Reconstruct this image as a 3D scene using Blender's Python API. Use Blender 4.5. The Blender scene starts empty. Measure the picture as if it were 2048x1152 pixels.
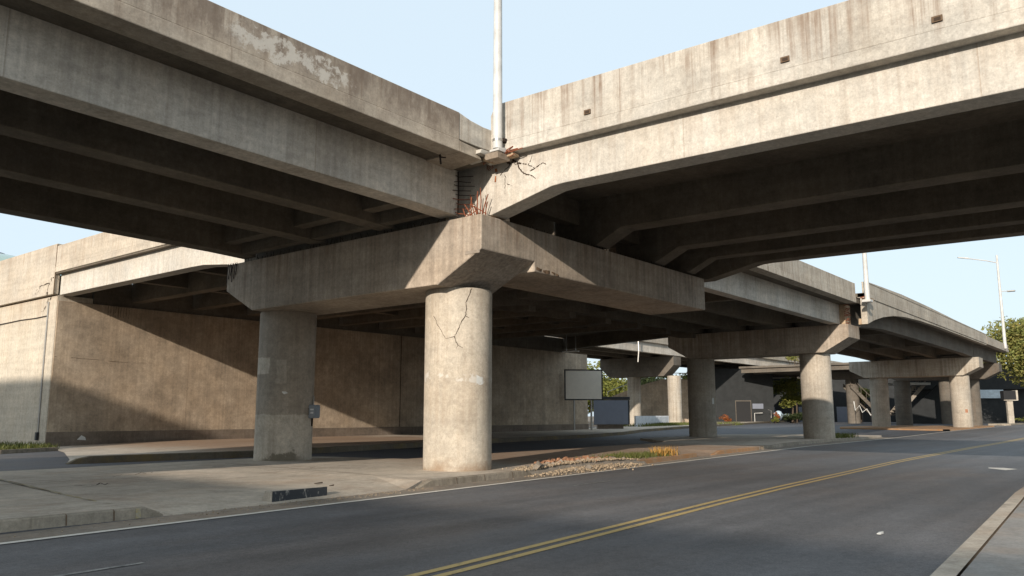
import bpy, bmesh, math, random
from mathutils import Vector, Matrix, noise as mnoise
random.seed(11)
S = bpy.context.scene
COL = S.collection
# World axes: +X runs along the road (away from the camera), +Y across it to the retaining wall, Z up. Metres.

# ------------------------------------------------------------------ helpers
def lerp(a, b, t): return a + (b - a) * t
def smooth(a, b, x):
    t = max(0, min(1, (x - a) / (b - a))); return t * t * (3 - 2 * t)
def interp(tab, x):
    if x <= tab[0][0]: return tab[0][1]
    for (x0, y0), (x1, y1) in zip(tab, tab[1:]):
        if x <= x1: return lerp(y0, y1, (x - x0) / (x1 - x0))
    return tab[-1][1]
def rise(x): return .25 * smooth(38, 80, x) + .15 * smooth(80, 108, x)

class MB:
    """collects geometry for ONE mesh object"""
    def __init__(s): s.v = []; s.f = []; s.smooth = False
    def add(s, vs, fs):
        n = len(s.v); s.v += [tuple(p) for p in vs]; s.f += [tuple(n + i for i in f) for f in fs]; return s
    def box(s, x0, x1, y0, y1, z0, z1):
        return s.add([(x0,y0,z0),(x1,y0,z0),(x1,y1,z0),(x0,y1,z0),(x0,y0,z1),(x1,y0,z1),(x1,y1,z1),(x0,y1,z1)],
                     [(0,3,2,1),(4,5,6,7),(0,1,5,4),(1,2,6,5),(2,3,7,6),(3,0,4,7)])
    def hexa(s, b, t):
        """4 bottom corners and 4 top corners, both counter-clockwise seen from above"""
        return s.add(list(b) + list(t), [(0,3,2,1),(4,5,6,7),(0,1,5,4),(1,2,6,5),(2,3,7,6),(3,0,4,7)])
    def prism(s, prof, a0, a1, axis):
        """closed profile (l, z) swept along an axis: axis 'x' -> l is y, axis 'y' -> l is x"""
        n = len(prof)
        P = (lambda a, l, z: (a, l, z)) if axis == 'x' else (lambda a, l, z: (l, a, z))
        vs = [P(a0, l, z) for l, z in prof] + [P(a1, l, z) for l, z in prof]
        fs = [(i, (i + 1) % n, n + (i + 1) % n, n + i) for i in range(n)] + [tuple(range(n))[::-1], tuple(range(n, 2 * n))]
        return s.add(vs, fs)
    def rings(s, rings, closed=False, caps=True):
        n = len(rings[0]); base = len(s.v)
        for r in rings: s.v += [tuple(p) for p in r]
        for k in range(len(rings) - 1):
            for i in range(n):
                s.f.append((base+k*n+i, base+k*n+(i+1)%n, base+(k+1)*n+(i+1)%n, base+(k+1)*n+i))
        if caps:
            s.f.append(tuple(base + i for i in range(n))[::-1]); s.f.append(tuple(base + (len(rings)-1)*n + i for i in range(n)))
        return s
    def tube(s, pts, r, n=8):
        pts = [Vector(p) for p in pts]
        rs = r if isinstance(r, (list, tuple)) else [r] * len(pts)
        R = []
        ref = None
        for i, p in enumerate(pts):
            d = (pts[min(i+1, len(pts)-1)] - pts[max(i-1, 0)]).normalized()
            if ref is None: ref = Vector((0,0,1)) if abs(d.z) < .9 else Vector((1,0,0))
            a = d.cross(ref).normalized(); b = d.cross(a).normalized(); ref = -b if False else ref
            R.append([p + (a*math.cos(t) + b*math.sin(t)) * rs[i] for t in [2*math.pi*k/n for k in range(n)]])
        return s.rings(R)
    def cyl(s, x, y, z0, z1, r0, r1=None, n=32):
        r1 = r0 if r1 is None else r1
        return s.rings([[(x + r*math.cos(2*math.pi*k/n), y + r*math.sin(2*math.pi*k/n), z) for k in range(n)] for z, r in ((z0, r0), (z1, r1))])
    def ribbon(s, pts, nrm, w, jit=.0, off=.005, sub=4, seed=0):
        """thin jagged crack lying on a surface; nrm: function(point) -> outward normal"""
        rnd = random.Random(seed); P = []
        for a, b in zip(pts, pts[1:]):
            a = Vector(a); b = Vector(b)
            for k in range(sub):
                q = a.lerp(b, k/sub)
                if k: q += Vector((rnd.uniform(-1,1), rnd.uniform(-1,1), rnd.uniform(-1,1))) * jit
                P.append(q)
        P.append(Vector(pts[-1])); vs = []
        for i, q in enumerate(P):
            n = nrm(q).normalized(); d = (P[min(i+1,len(P)-1)] - P[max(i-1,0)]).normalized()
            t = n.cross(d).normalized(); ww = w * rnd.uniform(.55, 1.2) * (1 if i < len(P)*.6 else .65) / 2
            q = q - n * (q - Vector(pts[0])).dot(n) * 0 + n * off
            vs += [q - t*ww, q + t*ww]
        return s.add(vs, [(2*i, 2*i+1, 2*i+3, 2*i+2) for i in range(len(P)-1)])

def obj(name, mb, mat, parent=None, bevel=0, smooth_angle=None):
    me = bpy.data.meshes.new(name)
    o = bpy.data.objects.new(name, me); COL.objects.link(o)
    off = Vector((0,0,0))
    if parent is not None:
        q = parent
        while q is not None: off += q.location; q = q.parent
    me.from_pydata([tuple(Vector(p) - off) for p in mb.v], [], mb.f)
    bm = bmesh.new(); bm.from_mesh(me); bmesh.ops.recalc_face_normals(bm, faces=bm.faces)
    if smooth_angle is not None:
        for f in bm.faces: f.smooth = True
        for e in bm.edges:
            if len(e.link_faces) == 2 and e.calc_face_angle(0) > smooth_angle: e.smooth = False
    bm.to_mesh(me); bm.free()
    if mat is not None: me.materials.append(mat)
    if parent is not None: o.parent = parent
    if bevel:
        m = o.modifiers.new('edge', 'BEVEL'); m.width = bevel; m.segments = 2; m.limit_method = 'ANGLE'; m.angle_limit = .6
    return o
def thing(name, label, cat, loc=(0,0,0), group=None):
    o = bpy.data.objects.new(name, None); COL.objects.link(o); o.location = loc; o.empty_display_size = .3
    return tag(o, label, cat, group)
def tag(o, label, cat, group=None):
    o['label'] = label; o['category'] = cat
    if group: o['group'] = group
    return o
def struct(name, mb, mat, bevel=0, kind='structure', label=None, cat=None):
    o = obj(name, mb, mat, None, bevel); o['kind'] = kind
    if label: o['label'] = label
    if cat: o['category'] = cat
    return o

# ------------------------------------------------------------------ materials
class NT:
    def __init__(s, name):
        s.m = bpy.data.materials.new(name); s.m.use_nodes = True; s.t = s.m.node_tree
        s.b = s.t.nodes['Principled BSDF']; s.pos = s.t.nodes.new('ShaderNodeNewGeometry').outputs['Position']
    def n(s, ty, **kw):
        k = s.t.nodes.new(ty)
        for a, b in kw.items(): setattr(k, a, b)
        return k
    def put(s, sock, val):
        if hasattr(val, 'is_output'): s.t.links.new(val, sock)
        elif isinstance(val, (tuple, list)) and len(val) == 3 and sock.type == 'RGBA': sock.default_value = (*val, 1)
        else: sock.default_value = val
    def noise(s, scale, detail=5, rough=.6, vec=(1,1,1), off=0.0, dist=0):
        mp = s.n('ShaderNodeMapping'); s.put(mp.inputs[0], s.pos); mp.inputs['Scale'].default_value = vec; mp.inputs['Location'].default_value = (off, off*1.7, off*.6)
        k = s.n('ShaderNodeTexNoise'); s.put(k.inputs['Vector'], mp.outputs[0])
        k.inputs['Scale'].default_value = scale; k.inputs['Detail'].default_value = detail; k.inputs['Roughness'].default_value = rough; k.inputs['Distortion'].default_value = dist
        return k.outputs[0]
    def rng(s, v, a, b, c=0., d=1.):
        k = s.n('ShaderNodeMapRange'); s.put(k.inputs[0], v)
        for i, q in enumerate((a, b, c, d)): k.inputs[i+1].default_value = q
        return k.outputs[0]
    def math(s, op, a, b=0., c=None):
        k = s.n('ShaderNodeMath', operation=op); s.put(k.inputs[0], a); s.put(k.inputs[1], b)
        if c is not None: s.put(k.inputs[2], c)
        return k.outputs[0]
    def mix(s, f, a, b, mode='MIX'):
        k = s.n('ShaderNodeMix', data_type='RGBA', blend_type=mode); s.put(k.inputs[0], f); s.put(k.inputs[6], a); s.put(k.inputs[7], b)
        return k.outputs[2]
    def dot(s, d):
        k = s.n('ShaderNodeVectorMath', operation='DOT_PRODUCT'); s.put(k.inputs[0], s.pos); k.inputs[1].default_value = d
        return k.outputs['Value']
    def band(s, v, a, b, soft):
        """1 between a and b"""
        return s.math('MULTIPLY', s.rng(v, a - soft, a + soft), s.rng(v, b - soft, b + soft, 1, 0))
    def bump(s, h, dist=.01, strength=.5):
        k = s.n('ShaderNodeBump'); k.inputs['Strength'].default_value = strength; k.inputs['Distance'].default_value = dist
        s.put(k.inputs['Height'], h); s.put(s.b.inputs['Normal'], k.outputs[0])
    def out(s, col, rough=.85, spec=.3, metal=0):
        s.put(s.b.inputs['Base Color'], col); s.put(s.b.inputs['Roughness'], rough)
        s.b.inputs['Specular IOR Level'].default_value = spec; s.b.inputs['Metallic'].default_value = metal
        return s.m

def concrete(name, col, var=.22, streak=.5, stain=(.13,.085,.055), top=None, toplen=1.2, joint=0, seed=0, layer=.12, extra=None, fine=.16, board=.0):
    m = NT(name)
    big = m.noise(.45, 6, .62, off=seed + 1.3); mid = m.noise(2.6, 6, .65, off=seed + 7); fin = m.noise(26, 3, .7, off=seed)
    lay = m.noise(1, 4, .6, vec=(.25,.25,4.5), off=seed + 3)
    c = m.mix(1, col, m.rng(big, .3, .72, 1 - var, 1 + var*.55), 'MULTIPLY')
    c = m.mix(1, c, m.rng(mid, .3, .7, 1 - var*.55, 1 + var*.4), 'MULTIPLY')
    c = m.mix(1, c, m.rng(fin, .25, .75, 1 - fine, 1 + fine*.7), 'MULTIPLY')
    c = m.mix(1, c, m.rng(lay, .3, .7, 1 - layer, 1 + layer*.6), 'MULTIPLY')
    grit = m.noise(8, 8, .78, off=seed + 41)
    c = m.mix(1, c, m.rng(grit, .34, .66, 1 - fine*1.25, 1 + fine*.8), 'MULTIPLY')
    c = m.mix(m.math('MULTIPLY', m.rng(m.noise(3.2, 8, .8, off=seed + 51), .58, .7), .35), c, m.mix(1, c, (.62,.58,.54), 'MULTIPLY'))
    # warm and cool drift of the cement
    c = m.mix(m.rng(m.noise(.8, 3, .5, off=seed + 21), .35, .7, 0, .35), c, m.mix(1, c, (1.06,.97,.86), 'MULTIPLY'))
    s1 = m.noise(1, 5, .62, vec=(5.5,5.5,.16), off=seed + 11); s2 = m.noise(1, 4, .6, vec=(16,16,.1), off=seed + 5)
    st = m.math('MULTIPLY', m.rng(s1, .44, .62), m.rng(m.noise(.9, 4, .6, off=seed + 17), .36, .58))
    st = m.math('ADD', m.math('MULTIPLY', st, .75), m.math('MULTIPLY', m.rng(m.math('MULTIPLY', s2, m.rng(mid, .3, .65, .75, 1.12)), .48, .68), .42))
    if top is not None:
        z = m.n('ShaderNodeSeparateXYZ'); m.put(z.inputs[0], m.pos)
        zz = m.math('ADD', z.outputs[2], m.rng(s1, .3, .7, -.55, .55))
        fade = m.rng(zz, top - toplen, top + .1, .16, 1.0)
        st = m.math('MULTIPLY', st, fade)
        c = m.mix(m.math('MULTIPLY', m.rng(zz, top - toplen*.45, top + .25, 0, 1), .5 * streak), c, m.mix(.5, stain, col))
    st = m.math('MINIMUM', m.math('MULTIPLY', st, streak), .92)
    c = m.mix(st, c, stain)
    if board:
        # formwork board marks: faint upright lines
        bd = m.noise(1, 2, .5, vec=(9,9,.03), off=seed + 31)
        c = m.mix(1, c, m.rng(bd, .35, .65, 1 - board, 1 + board*.6), 'MULTIPLY')
    if joint:
        al = m.dot((1,1,0)); fr = m.math('FRACT', m.math('ADD', m.math('DIVIDE', al, joint), seed*.37))
        c = m.mix(m.math('MULTIPLY', m.rng(fr, 0, .007, 1, 0), .45), c, stain)
    # pores
    po = m.n('ShaderNodeTexVoronoi'); po.inputs['Scale'].default_value = 5.5; m.put(po.inputs['Vector'], m.pos)
    c = m.mix(m.math('MULTIPLY', m.rng(po.outputs['Distance'], .035, .055, 1, 0), .5), c, (.06,.05,.04))
    if extra: c = extra(m, c)
    m.bump(m.math('ADD', m.math('MULTIPLY', fin, .5), mid), .012, .55)
    return m.out(c, .88, .2)

CW = (.52,.49,.435)      # pale weathered concrete
CB = (.42,.37,.305)
M = {}
def patchy(m, c):
    # bright lime patch and dark weather film on the parapet over the road
    x = m.dot((1,0,0)); z = m.dot((0,0,1)); nz = m.noise(2.4, 6, .7, off=3)
    up = m.math('ADD', m.math('MULTIPLY', m.math('SUBTRACT', nz, .5), 1.1), z)
    c = m.mix(m.math('MULTIPLY', m.rng(up, 8.1, 8.7, 0, .78), m.rng(m.noise(1.3, 6, .72, off=9, vec=(1,1,.5)), .38, .56)), c, (.15,.115,.09))
    xx = m.math('ADD', x, m.math('MULTIPLY', m.math('SUBTRACT', m.noise(1.2, 5, .7, off=5), .5), 2.4))
    zz = m.math('ADD', m.math('ADD', z, m.math('MULTIPLY', x, .06)), m.math('MULTIPLY', m.math('SUBTRACT', m.noise(2.1, 6, .7, off=15), .5), 1.3))
    k = m.math('MULTIPLY', m.band(xx, -8.5, -6.2, .12), m.band(zz, 8.1, 8.42, .03))
    k = m.math('MULTIPLY', k, m.rng(m.noise(4, 6, .75, off=2), .42, .5))
    return m.mix(m.math('MULTIPLY', k, .8), c, (.5,.47,.42))
M['conc_b'] = concrete('parapet_concrete_film', CB, .26, .75, top=9.1, toplen=1.0, seed=1, layer=.05, extra=patchy, joint=8)
M['conc_a'] = concrete('parapet_concrete_streaked', CW, .24, 1.1, stain=(.2,.145,.105), top=9.6, toplen=1.25, seed=2)
M['girder'] = concrete('girder_concrete', (.58,.535,.47), .26, .22, seed=3, board=.1, joint=6.2)
M['girder_pale'] = concrete('girder_concrete_pale', (.55,.52,.465), .18, .3, stain=(.25,.17,.11), seed=4, board=.05, joint=5.7, layer=.07)
M['dark'] = concrete('soffit_concrete', (.16,.137,.108), .35, .3, stain=(.06,.05,.04), seed=5)  # colour lowered to paint in the deep shade under the decks
M['cap'] = concrete('cap_concrete', (.42,.36,.295), .3, .6, stain=(.16,.1,.06), seed=6, board=.14, top=6.9, toplen=1.4)
M['haunch'] = concrete('formed_concrete', (.36,.32,.275), .2, .3, seed=7, board=.2)
M['wall'] = concrete('wall_concrete', (.46,.37,.275), .36, .45, stain=(.17,.115,.075), seed=8, top=7.6, toplen=2.0, board=.1, joint=7.3, layer=.05)  # brownish base carries the orange of bounced light
M['plinth'] = concrete('plinth_concrete', (.22,.18,.145), .3, .4, stain=(.09,.07,.05), seed=9)
M['wing'] = concrete('wing_concrete', (.53,.475,.39), .14, .5, stain=(.28,.19,.12), seed=10, top=7.7, toplen=2.2, board=.1, joint=2.6)
M['conc_r'] = concrete('rear_parapet_concrete', (.5,.445,.37), .18, .6, stain=(.27,.19,.13), seed=12, top=10.3, toplen=1.2, board=.06)
M['far'] = concrete('far_concrete', (.46,.42,.355), .2, .6, seed=13, board=.1)
M['far_dark'] = concrete('far_soffit_concrete', (.15,.135,.115), .3, .3, seed=14)  # dark copy of the far concrete, shade put into its colour
M['warm'] = concrete('end_block_concrete', (.48,.375,.265), .2, .5, stain=(.24,.13,.06), seed=15, board=.12)

def col_near(m, c):
    z = m.dot((0,0,1)); n = m.noise(2.2, 6, .7, off=4); nz = m.math('ADD', z, m.math('MULTIPLY', m.math('SUBTRACT', n, .5), .9))
    c = m.mix(m.rng(nz, .12, .42, .75, 0), c, (.24,.165,.105))                 # splash band
    c = m.mix(m.math('MULTIPLY', m.band(nz, 2.5, 2.72, .01), m.rng(m.noise(3, 4, .6, off=8), .5, .56)), c, (.53,.495,.44))   # filler
    return c
M['col'] = concrete('column_concrete', (.5,.45,.375), .3, .35, stain=(.24,.17,.11), seed=16, extra=col_near, layer=.06)
def col_left(m, c):
    z = m.dot((0,0,1)); n = m.noise(1.6, 6, .68, off=14); nz = m.math('ADD', z, m.math('MULTIPLY', m.math('SUBTRACT', n, .5), .22))
    t = m.math('ADD', m.dot((.627,-.779,0)), m.math('MULTIPLY', m.math('SUBTRACT', m.noise(2.6, 5, .7, off=24), .5), .22))
    pale = m.mix(1, c, (1.55,1.58,1.6), 'MULTIPLY')
    c = m.mix(m.rng(nz, 1.6, 1.63, .8, 0), c, pale)                            # renewed render up to shoulder height
    c = m.mix(m.math('MULTIPLY', m.band(t, -7.1, -6.42, .012), m.band(nz, 2.94, 3.48, .012)), c, pale)
    c = m.mix(m.math('MULTIPLY', m.band(t, -6.2, -5.86, .012), m.band(nz, 2.62, 3.36, .012)), c, m.mix(.5, c, pale))
    dk = m.math('ADD', z, m.math('MULTIPLY', m.math('SUBTRACT', m.noise(1.5, 5, .7, off=34), .5), 1.3))
    c = m.mix(m.math('MULTIPLY', m.rng(dk, .32, .4, .8, 0), m.band(t, -6.6, -5.4, .15)), c, (.15,.13,.095))
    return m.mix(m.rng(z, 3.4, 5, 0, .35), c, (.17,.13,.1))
M['col_l'] = concrete('column_concrete_patched', (.4,.355,.295), .32, .35, stain=(.13,.1,.075), seed=17, extra=col_left, layer=.05)
M['col_f'] = concrete('column_concrete_far', (.42,.38,.32), .24, .35, seed=18, layer=.06)

def pave(name, col, var=.3, stain=(.12,.09,.065), st=.5, dust=False):
    m = NT(name)
    big = m.noise(.33, 7, .65, off=2); mid = m.noise(1.9, 6, .7, off=5); fin = m.noise(38, 3, .7)
    c = m.mix(1, col, m.rng(big, .3, .7, 1 - var, 1 + var*.5), 'MULTIPLY')
    c = m.mix(1, c, m.rng(mid, .3, .7, .86, 1.1), 'MULTIPLY'); c = m.mix(1, c, m.rng(fin, .25, .75, .85, 1.12), 'MULTIPLY')
    c = m.mix(m.math('MULTIPLY', m.rng(m.noise(.9, 6, .7, off=9, vec=(1,2.2,1)), .52, .75), st), c, stain)
    c = m.mix(m.rng(m.noise(.6, 4, .6, off=29), .5, .7, 0, .4), c, (.4,.28,.19))
    if dust:      # red-brown soil washed over the paving behind the broken kerb, with the warm sunlit tint painted in
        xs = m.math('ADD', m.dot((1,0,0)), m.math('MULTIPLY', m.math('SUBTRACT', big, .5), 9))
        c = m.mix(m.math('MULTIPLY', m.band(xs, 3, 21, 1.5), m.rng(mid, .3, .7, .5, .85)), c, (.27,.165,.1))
    grit = m.noise(7, 8, .78, off=3)
    c = m.mix(1, c, m.rng(grit, .34, .66, .82, 1.13), 'MULTIPLY')
    m.bump(m.math('ADD', fin, m.math('MULTIPLY', mid, .6)), .01, .5)
    return m.out(c, .85, .25)
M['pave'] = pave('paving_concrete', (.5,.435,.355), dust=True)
M['pave_b'] = pave('side_path_concrete', (.3,.285,.265), .18, st=.2)
M['gutter'] = pave('gutter_concrete', (.25,.215,.175), .25)
M['ground'] = pave('ground_dirt', (.2,.165,.125), .3)
M['kerb'] = concrete('kerb_concrete', (.32,.28,.225), .3, .6, stain=(.11,.09,.065), seed=19)
def ochre(m, c):
    return m.mix(m.rng(m.noise(1.1, 5, .7, off=8), .48, .66, 0, .6), c, (.24,.17,.07))
M['kerb_y'] = concrete('kerb_faded_yellow', (.17,.145,.11), .3, .4, seed=20, extra=ochre)  # faded yellow paint, base darkened to paint shade on the kerb face
def dirtk(m, c):
    return m.mix(m.rng(m.noise(1.6, 5, .7, off=8), .35, .6, .2, .85), c, (.33,.17,.075))
M['kerb_d'] = concrete('kerb_dusty', (.34,.26,.18), .3, .3, seed=21, extra=dirtk)
def blackpaint(m, c):
    return m.mix(m.rng(m.noise(6, 7, .8, vec=(1,1,.6), off=8), .54, .66, 1, .1), c, (.045,.048,.053))
M['blk'] = concrete('kerb_black_paint', (.5,.48,.44), .2, .1, seed=22, extra=blackpaint)

def asphalt(name, col, track=None):
    m = NT(name)
    big = m.noise(.2, 6, .6, vec=(.45,1.6,1), off=2); mid = m.noise(1.4, 6, .7, off=5, vec=(.7,1.2,1)); fin = m.noise(48, 3, .85); f2 = m.noise(13, 5, .8, off=3)
    c = m.mix(1, col, m.rng(big, .3, .7, .74, 1.22), 'MULTIPLY'); c = m.mix(1, c, m.rng(mid, .3, .7, .86, 1.12), 'MULTIPLY')
    c = m.mix(1, c, m.rng(fin, .25, .75, .45, 1.6), 'MULTIPLY'); c = m.mix(1, c, m.rng(f2, .3, .7, .72, 1.3), 'MULTIPLY')
    c = m.mix(m.rng(m.noise(.28, 4, .6, off=19, vec=(.6,1.3,1)), .46, .66, 0, .45), c, m.mix(1, c, (1.2,.98,.8), 'MULTIPLY'))
    # long polished wheel tracks and drips along the lanes
    tr = m.noise(1, 3, .5, vec=(.035,1.5,1), off=40)
    c = m.mix(1, c, m.rng(tr, .35, .65, .88, 1.1), 'MULTIPLY')
    m.bump(m.math('ADD', fin, m.math('MULTIPLY', f2, .8)), .008, .6)
    return m.out(c, m.rng(big, .3, .7, .62, .8), .35)
M['asph'] = asphalt('road_asphalt', (.108,.106,.108))
M['asph_i'] = asphalt('inner_asphalt', (.075,.078,.086))
def paint(name, col, wear=.5, under=(.1,.1,.1)):
    m = NT(name); n = m.noise(9, 6, .75, off=3); f = m.noise(40, 3, .7)
    c = m.mix(m.rng(n, wear - .06, wear + .1, 0, .85), col, under)
    return m.out(m.mix(1, c, m.rng(f, .3, .7, .8, 1.1), 'MULTIPLY'), .7, .3)
M['white'] = paint('white_road_paint', (.68,.64,.57), .66)
M['white_faint'] = paint('worn_white_road_paint', (.3,.29,.27), .5)
M['yellow'] = paint('yellow_road_paint', (.43,.31,.13), .6)
M['yellow_faint'] = paint('worn_yellow_paint', (.37,.29,.14), .47, (.3,.28,.24))

def plain(name, col, rough=.6, metal=0, spec=.4, var=.12, scale=8):
    m = NT(name)
    c = m.mix(1, col, m.rng(m.noise(scale, 5, .65), .3, .7, 1 - var, 1 + var), 'MULTIPLY')
    return m.out(c, rough, spec, metal)
M['crack'] = plain('crack_dark', (.055,.04,.03), .95, spec=.05)
M['crack_soft'] = plain('crack_brown', (.13,.09,.06), .95, spec=.05)
M['rebar'] = plain('rusty_rebar', (.21,.07,.036), .85, spec=.2, var=.45, scale=20)
M['rebar_d'] = plain('blackened_rebar', (.035,.026,.022), .85, spec=.2)
M['rust'] = plain('rust_stain', (.3,.11,.045), .9, spec=.1, var=.35)
M['galv'] = plain('painted_lamp_steel', (.48,.475,.455), .45, .0, .4, .2, 2.2)
M['steel'] = plain('galvanised_post', (.36,.35,.33), .4, .7, .5, .1)
M['sign'] = plain('blank_sign_sheet', (.8,.74,.64), .5, 0, .3, .05, 2)
M['signframe'] = plain('sign_frame_black', (.02,.021,.023), .5)
M['hoard'] = plain('grey_hoarding', (.17,.185,.225), .5, 0, .3, .06, 2)
M['boxg'] = plain('grey_enclosure_paint', (.23,.26,.295), .45, 0, .5, .08, 10)
M['boxlab'] = plain('enclosure_label', (.62,.64,.66), .5)
M['rubw'] = plain('rubble_pale', (.32,.25,.175), .95, spec=.1, var=.5, scale=9)
M['rubr'] = plain('rubble_brick', (.28,.15,.09), .95, spec=.1, var=.5, scale=12)
M['bark'] = plain('bark', (.085,.065,.048), .95, spec=.1, var=.4, scale=6)
M['bld'] = plain('dark_cladding', (.026,.028,.029), .75, spec=.2, var=.2, scale=1)
M['door'] = plain('black_doorway', (.012,.012,.013), .7)
M['tarp'] = plain('pale_blue_cover', (.42,.53,.62), .75, spec=.2)
M['orange'] = plain('orange_cloth', (.55,.17,.045), .8)
M['tubew'] = plain('lamp_diffuser', (.85,.85,.82), .4)
M['brick'] = plain('ochre_wall', (.42,.25,.13), .9, var=.2)
M['dome'] = plain('green_glazing', (.3,.4,.36), .2, 0, .5, .1)
M['dome_f'] = plain('grey_roof_edge', (.2,.21,.23), .5)
M['glass'] = plain('pale_shopfront', (.5,.58,.64), .25, 0, .5, .2, 2)
M['stair'] = concrete('stair_concrete', (.3,.27,.23), .25, .4, seed=23)
M['wpanel'] = plain('white_corrugated', (.52,.545,.57), .5, 0, .4, .12, 4)
M['facade'] = plain('plaster_facade', (.42,.38,.33), .85, var=.12, scale=1.5)
M['window'] = plain('window_glass', (.05,.06,.07), .15, 0, .6)
M['signw'] = plain('dirty_white', (.6,.6,.57), .6)

def leafmat(name, a, b, c3, scale=1.2):
    m = NT(name); n = m.noise(scale, 4, .7, off=2); f = m.noise(9, 2, .6, off=6)
    c = m.mix(m.rng(n, .38, .62), a, b); c = m.mix(m.rng(f, .5, .66, 0, .8), c, c3)
    m.out(c, .6, .25)
    tr = m.n('ShaderNodeBsdfTranslucent'); m.put(tr.inputs[0], c)
    mx = m.n('ShaderNodeMixShader'); mx.inputs[0].default_value = .3
    m.t.links.new(m.b.outputs[0], mx.inputs[1]); m.t.links.new(tr.outputs[0], mx.inputs[2])
    m.t.links.new(mx.outputs[0], m.t.nodes['Material Output'].inputs[0])
    return m.m
M['leaf_g'] = leafmat('leaf_yellow_green', (.2,.21,.045), (.09,.12,.03), (.3,.25,.06))
M['leaf_a'] = leafmat('leaf_autumn', (.19,.22,.06), (.28,.23,.07), (.12,.15,.045))
M['leaf_d'] = leafmat('leaf_dark', (.03,.045,.016), (.05,.065,.02), (.02,.028,.012))
M['leaf_o'] = leafmat('leaf_orange', (.4,.13,.035), (.3,.085,.03), (.12,.09,.03), 4)
M['grass_g'] = leafmat('grass_green', (.1,.13,.03), (.16,.15,.05), (.06,.085,.02), 3)
M['grass_y'] = leafmat('grass_dry', (.55,.34,.09), (.45,.24,.06), (.3,.17,.05), 6)

# ------------------------------------------------------------------ road geometry
VE = [(-70,-8.5),(-12.3,-3.62),(0,-2.66),(9,-1.9),(17,-1.25),(26,-.45),(37,-.12),(50,.1),(60,.2),(78,.15),(100,.3),(130,.2),(200,-5),(320,-20)]
YC = [(-70,-13.2),(-10.5,-9.24),(0,-8.36),(15,-7.62),(30,-7.38),(50,-7.3),(100,-7.2),(130,-7.5),(200,-13),(320,-28)]
ve = lambda x: interp(VE, x); yc = lambda x: interp(YC, x); YR = [(-70,-17),(-7.96,-13.35),(2.15,-12.75),(30,-11.95),(50,-11.8),(100,-11.7),(130,-12),(200,-17.5),(320,-32)]
yr = lambda x: interp(YR, x)
US = [-70 + 4*k for k in range(30)] + [50 + 4*k for k in range(23)] + [145,160,180,200,230,270,320]
US = sorted(set(US))
def strip(l, r, us, z):
    mb = MB(); vs = []
    for u in us: vs += [(u, r(u), z + rise(u)), (u, l(u), z + rise(u))]
    return mb.add(vs, [(2*i, 2*i+2, 2*i+3, 2*i+1) for i in range(len(us)-1)])
mb = MB(); gx = [-500,-120,-70,-30,0,30] + [38 + 5*k for k in range(16)] + [130,200,320,700]
gy = [-500,-60,-12,20,60,160,600]
vs = [(x, y, -.03 + rise(x)) for x in gx for y in gy]; n = len(gy)
struct('ground', mb.add(vs, [(i*n+j, (i+1)*n+j, (i+1)*n+j+1, i*n+j+1) for i in range(len(gx)-1) for j in range(n-1)]), M['ground'])
struct('road', strip(lambda u: ve(u) + .06, yr, US, 0), M['asph'])
# carriageway behind the median, widening into the area past it
def far_edge(u): return interp([(-70,30),(-20,24),(-4.4,24),(-4.3,30),(200,60),(320,80)], u)
struct('inner_road', strip(far_edge, lambda u: ve(u) + .4, [-70,-40,-20,-10,-4.4,-4.3] + [u for u in US if u >= 0], -.008), M['asph_i'])
struct('gutter', strip(lambda u: ve(u) + .86, lambda u: ve(u) + .02, [u for u in US if u <= 46], .006), M['gutter'])
struct('road_edge_line', strip(lambda u: ve(u) + .07, lambda u: ve(u) - .07, US, .010), M['white'])
mb = MB()
for o in (-.17, .06): 
    q = strip(lambda u: yc(u) + o + .115, lambda u: yc(u) + o, US, .006); mb.add(q.v, q.f)
struct('centre_line', mb, M['yellow'])
mb = MB()
for u0, u1, v0, v1, w in ((-16.5,-11.9,-6.6,-6.3,.08), (-.9,.9,-4.42,-4.3,.05)):
    mb.add([(u0,v0-w/2,.007),(u1,v1-w/2,.007),(u1,v1+w/2,.007),(u0,v0+w/2,.007)], [(0,1,2,3)])
struct('lane_marking', mb, M['white_faint'])
mb = MB().add([(11.4,-11.3,.007),(12.2,-11.5,.007),(12.6,-11.1,.007),(12.5,-10.7,.007),(12.1,-10.75,.007)], [(0,1,2,3,4)])
struct('arrow_marking', mb, M['white'])
# right-hand kerb and path (the camera stands on this path)
struct('path_kerb', (lambda A, B: A.add(B.v, B.f))(strip(lambda u: yr(u) + .02, lambda u: yr(u) - .18, US, .125), MB()), M['pave'])
mb = MB(); us = US
vs = []
for u in us: vs += [(u, yr(u) + .02, -.02 + rise(u)), (u, yr(u) + .02, .125 + rise(u))]
struct('kerb_face', mb.add(vs, [(2*i, 2*i+2, 2*i+3, 2*i+1) for i in range(len(us)-1)]), M['kerb'])
struct('path', strip(lambda u: yr(u) - .2, lambda u: yr(u) - 9, US, .112), M['pave_b'])

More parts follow.
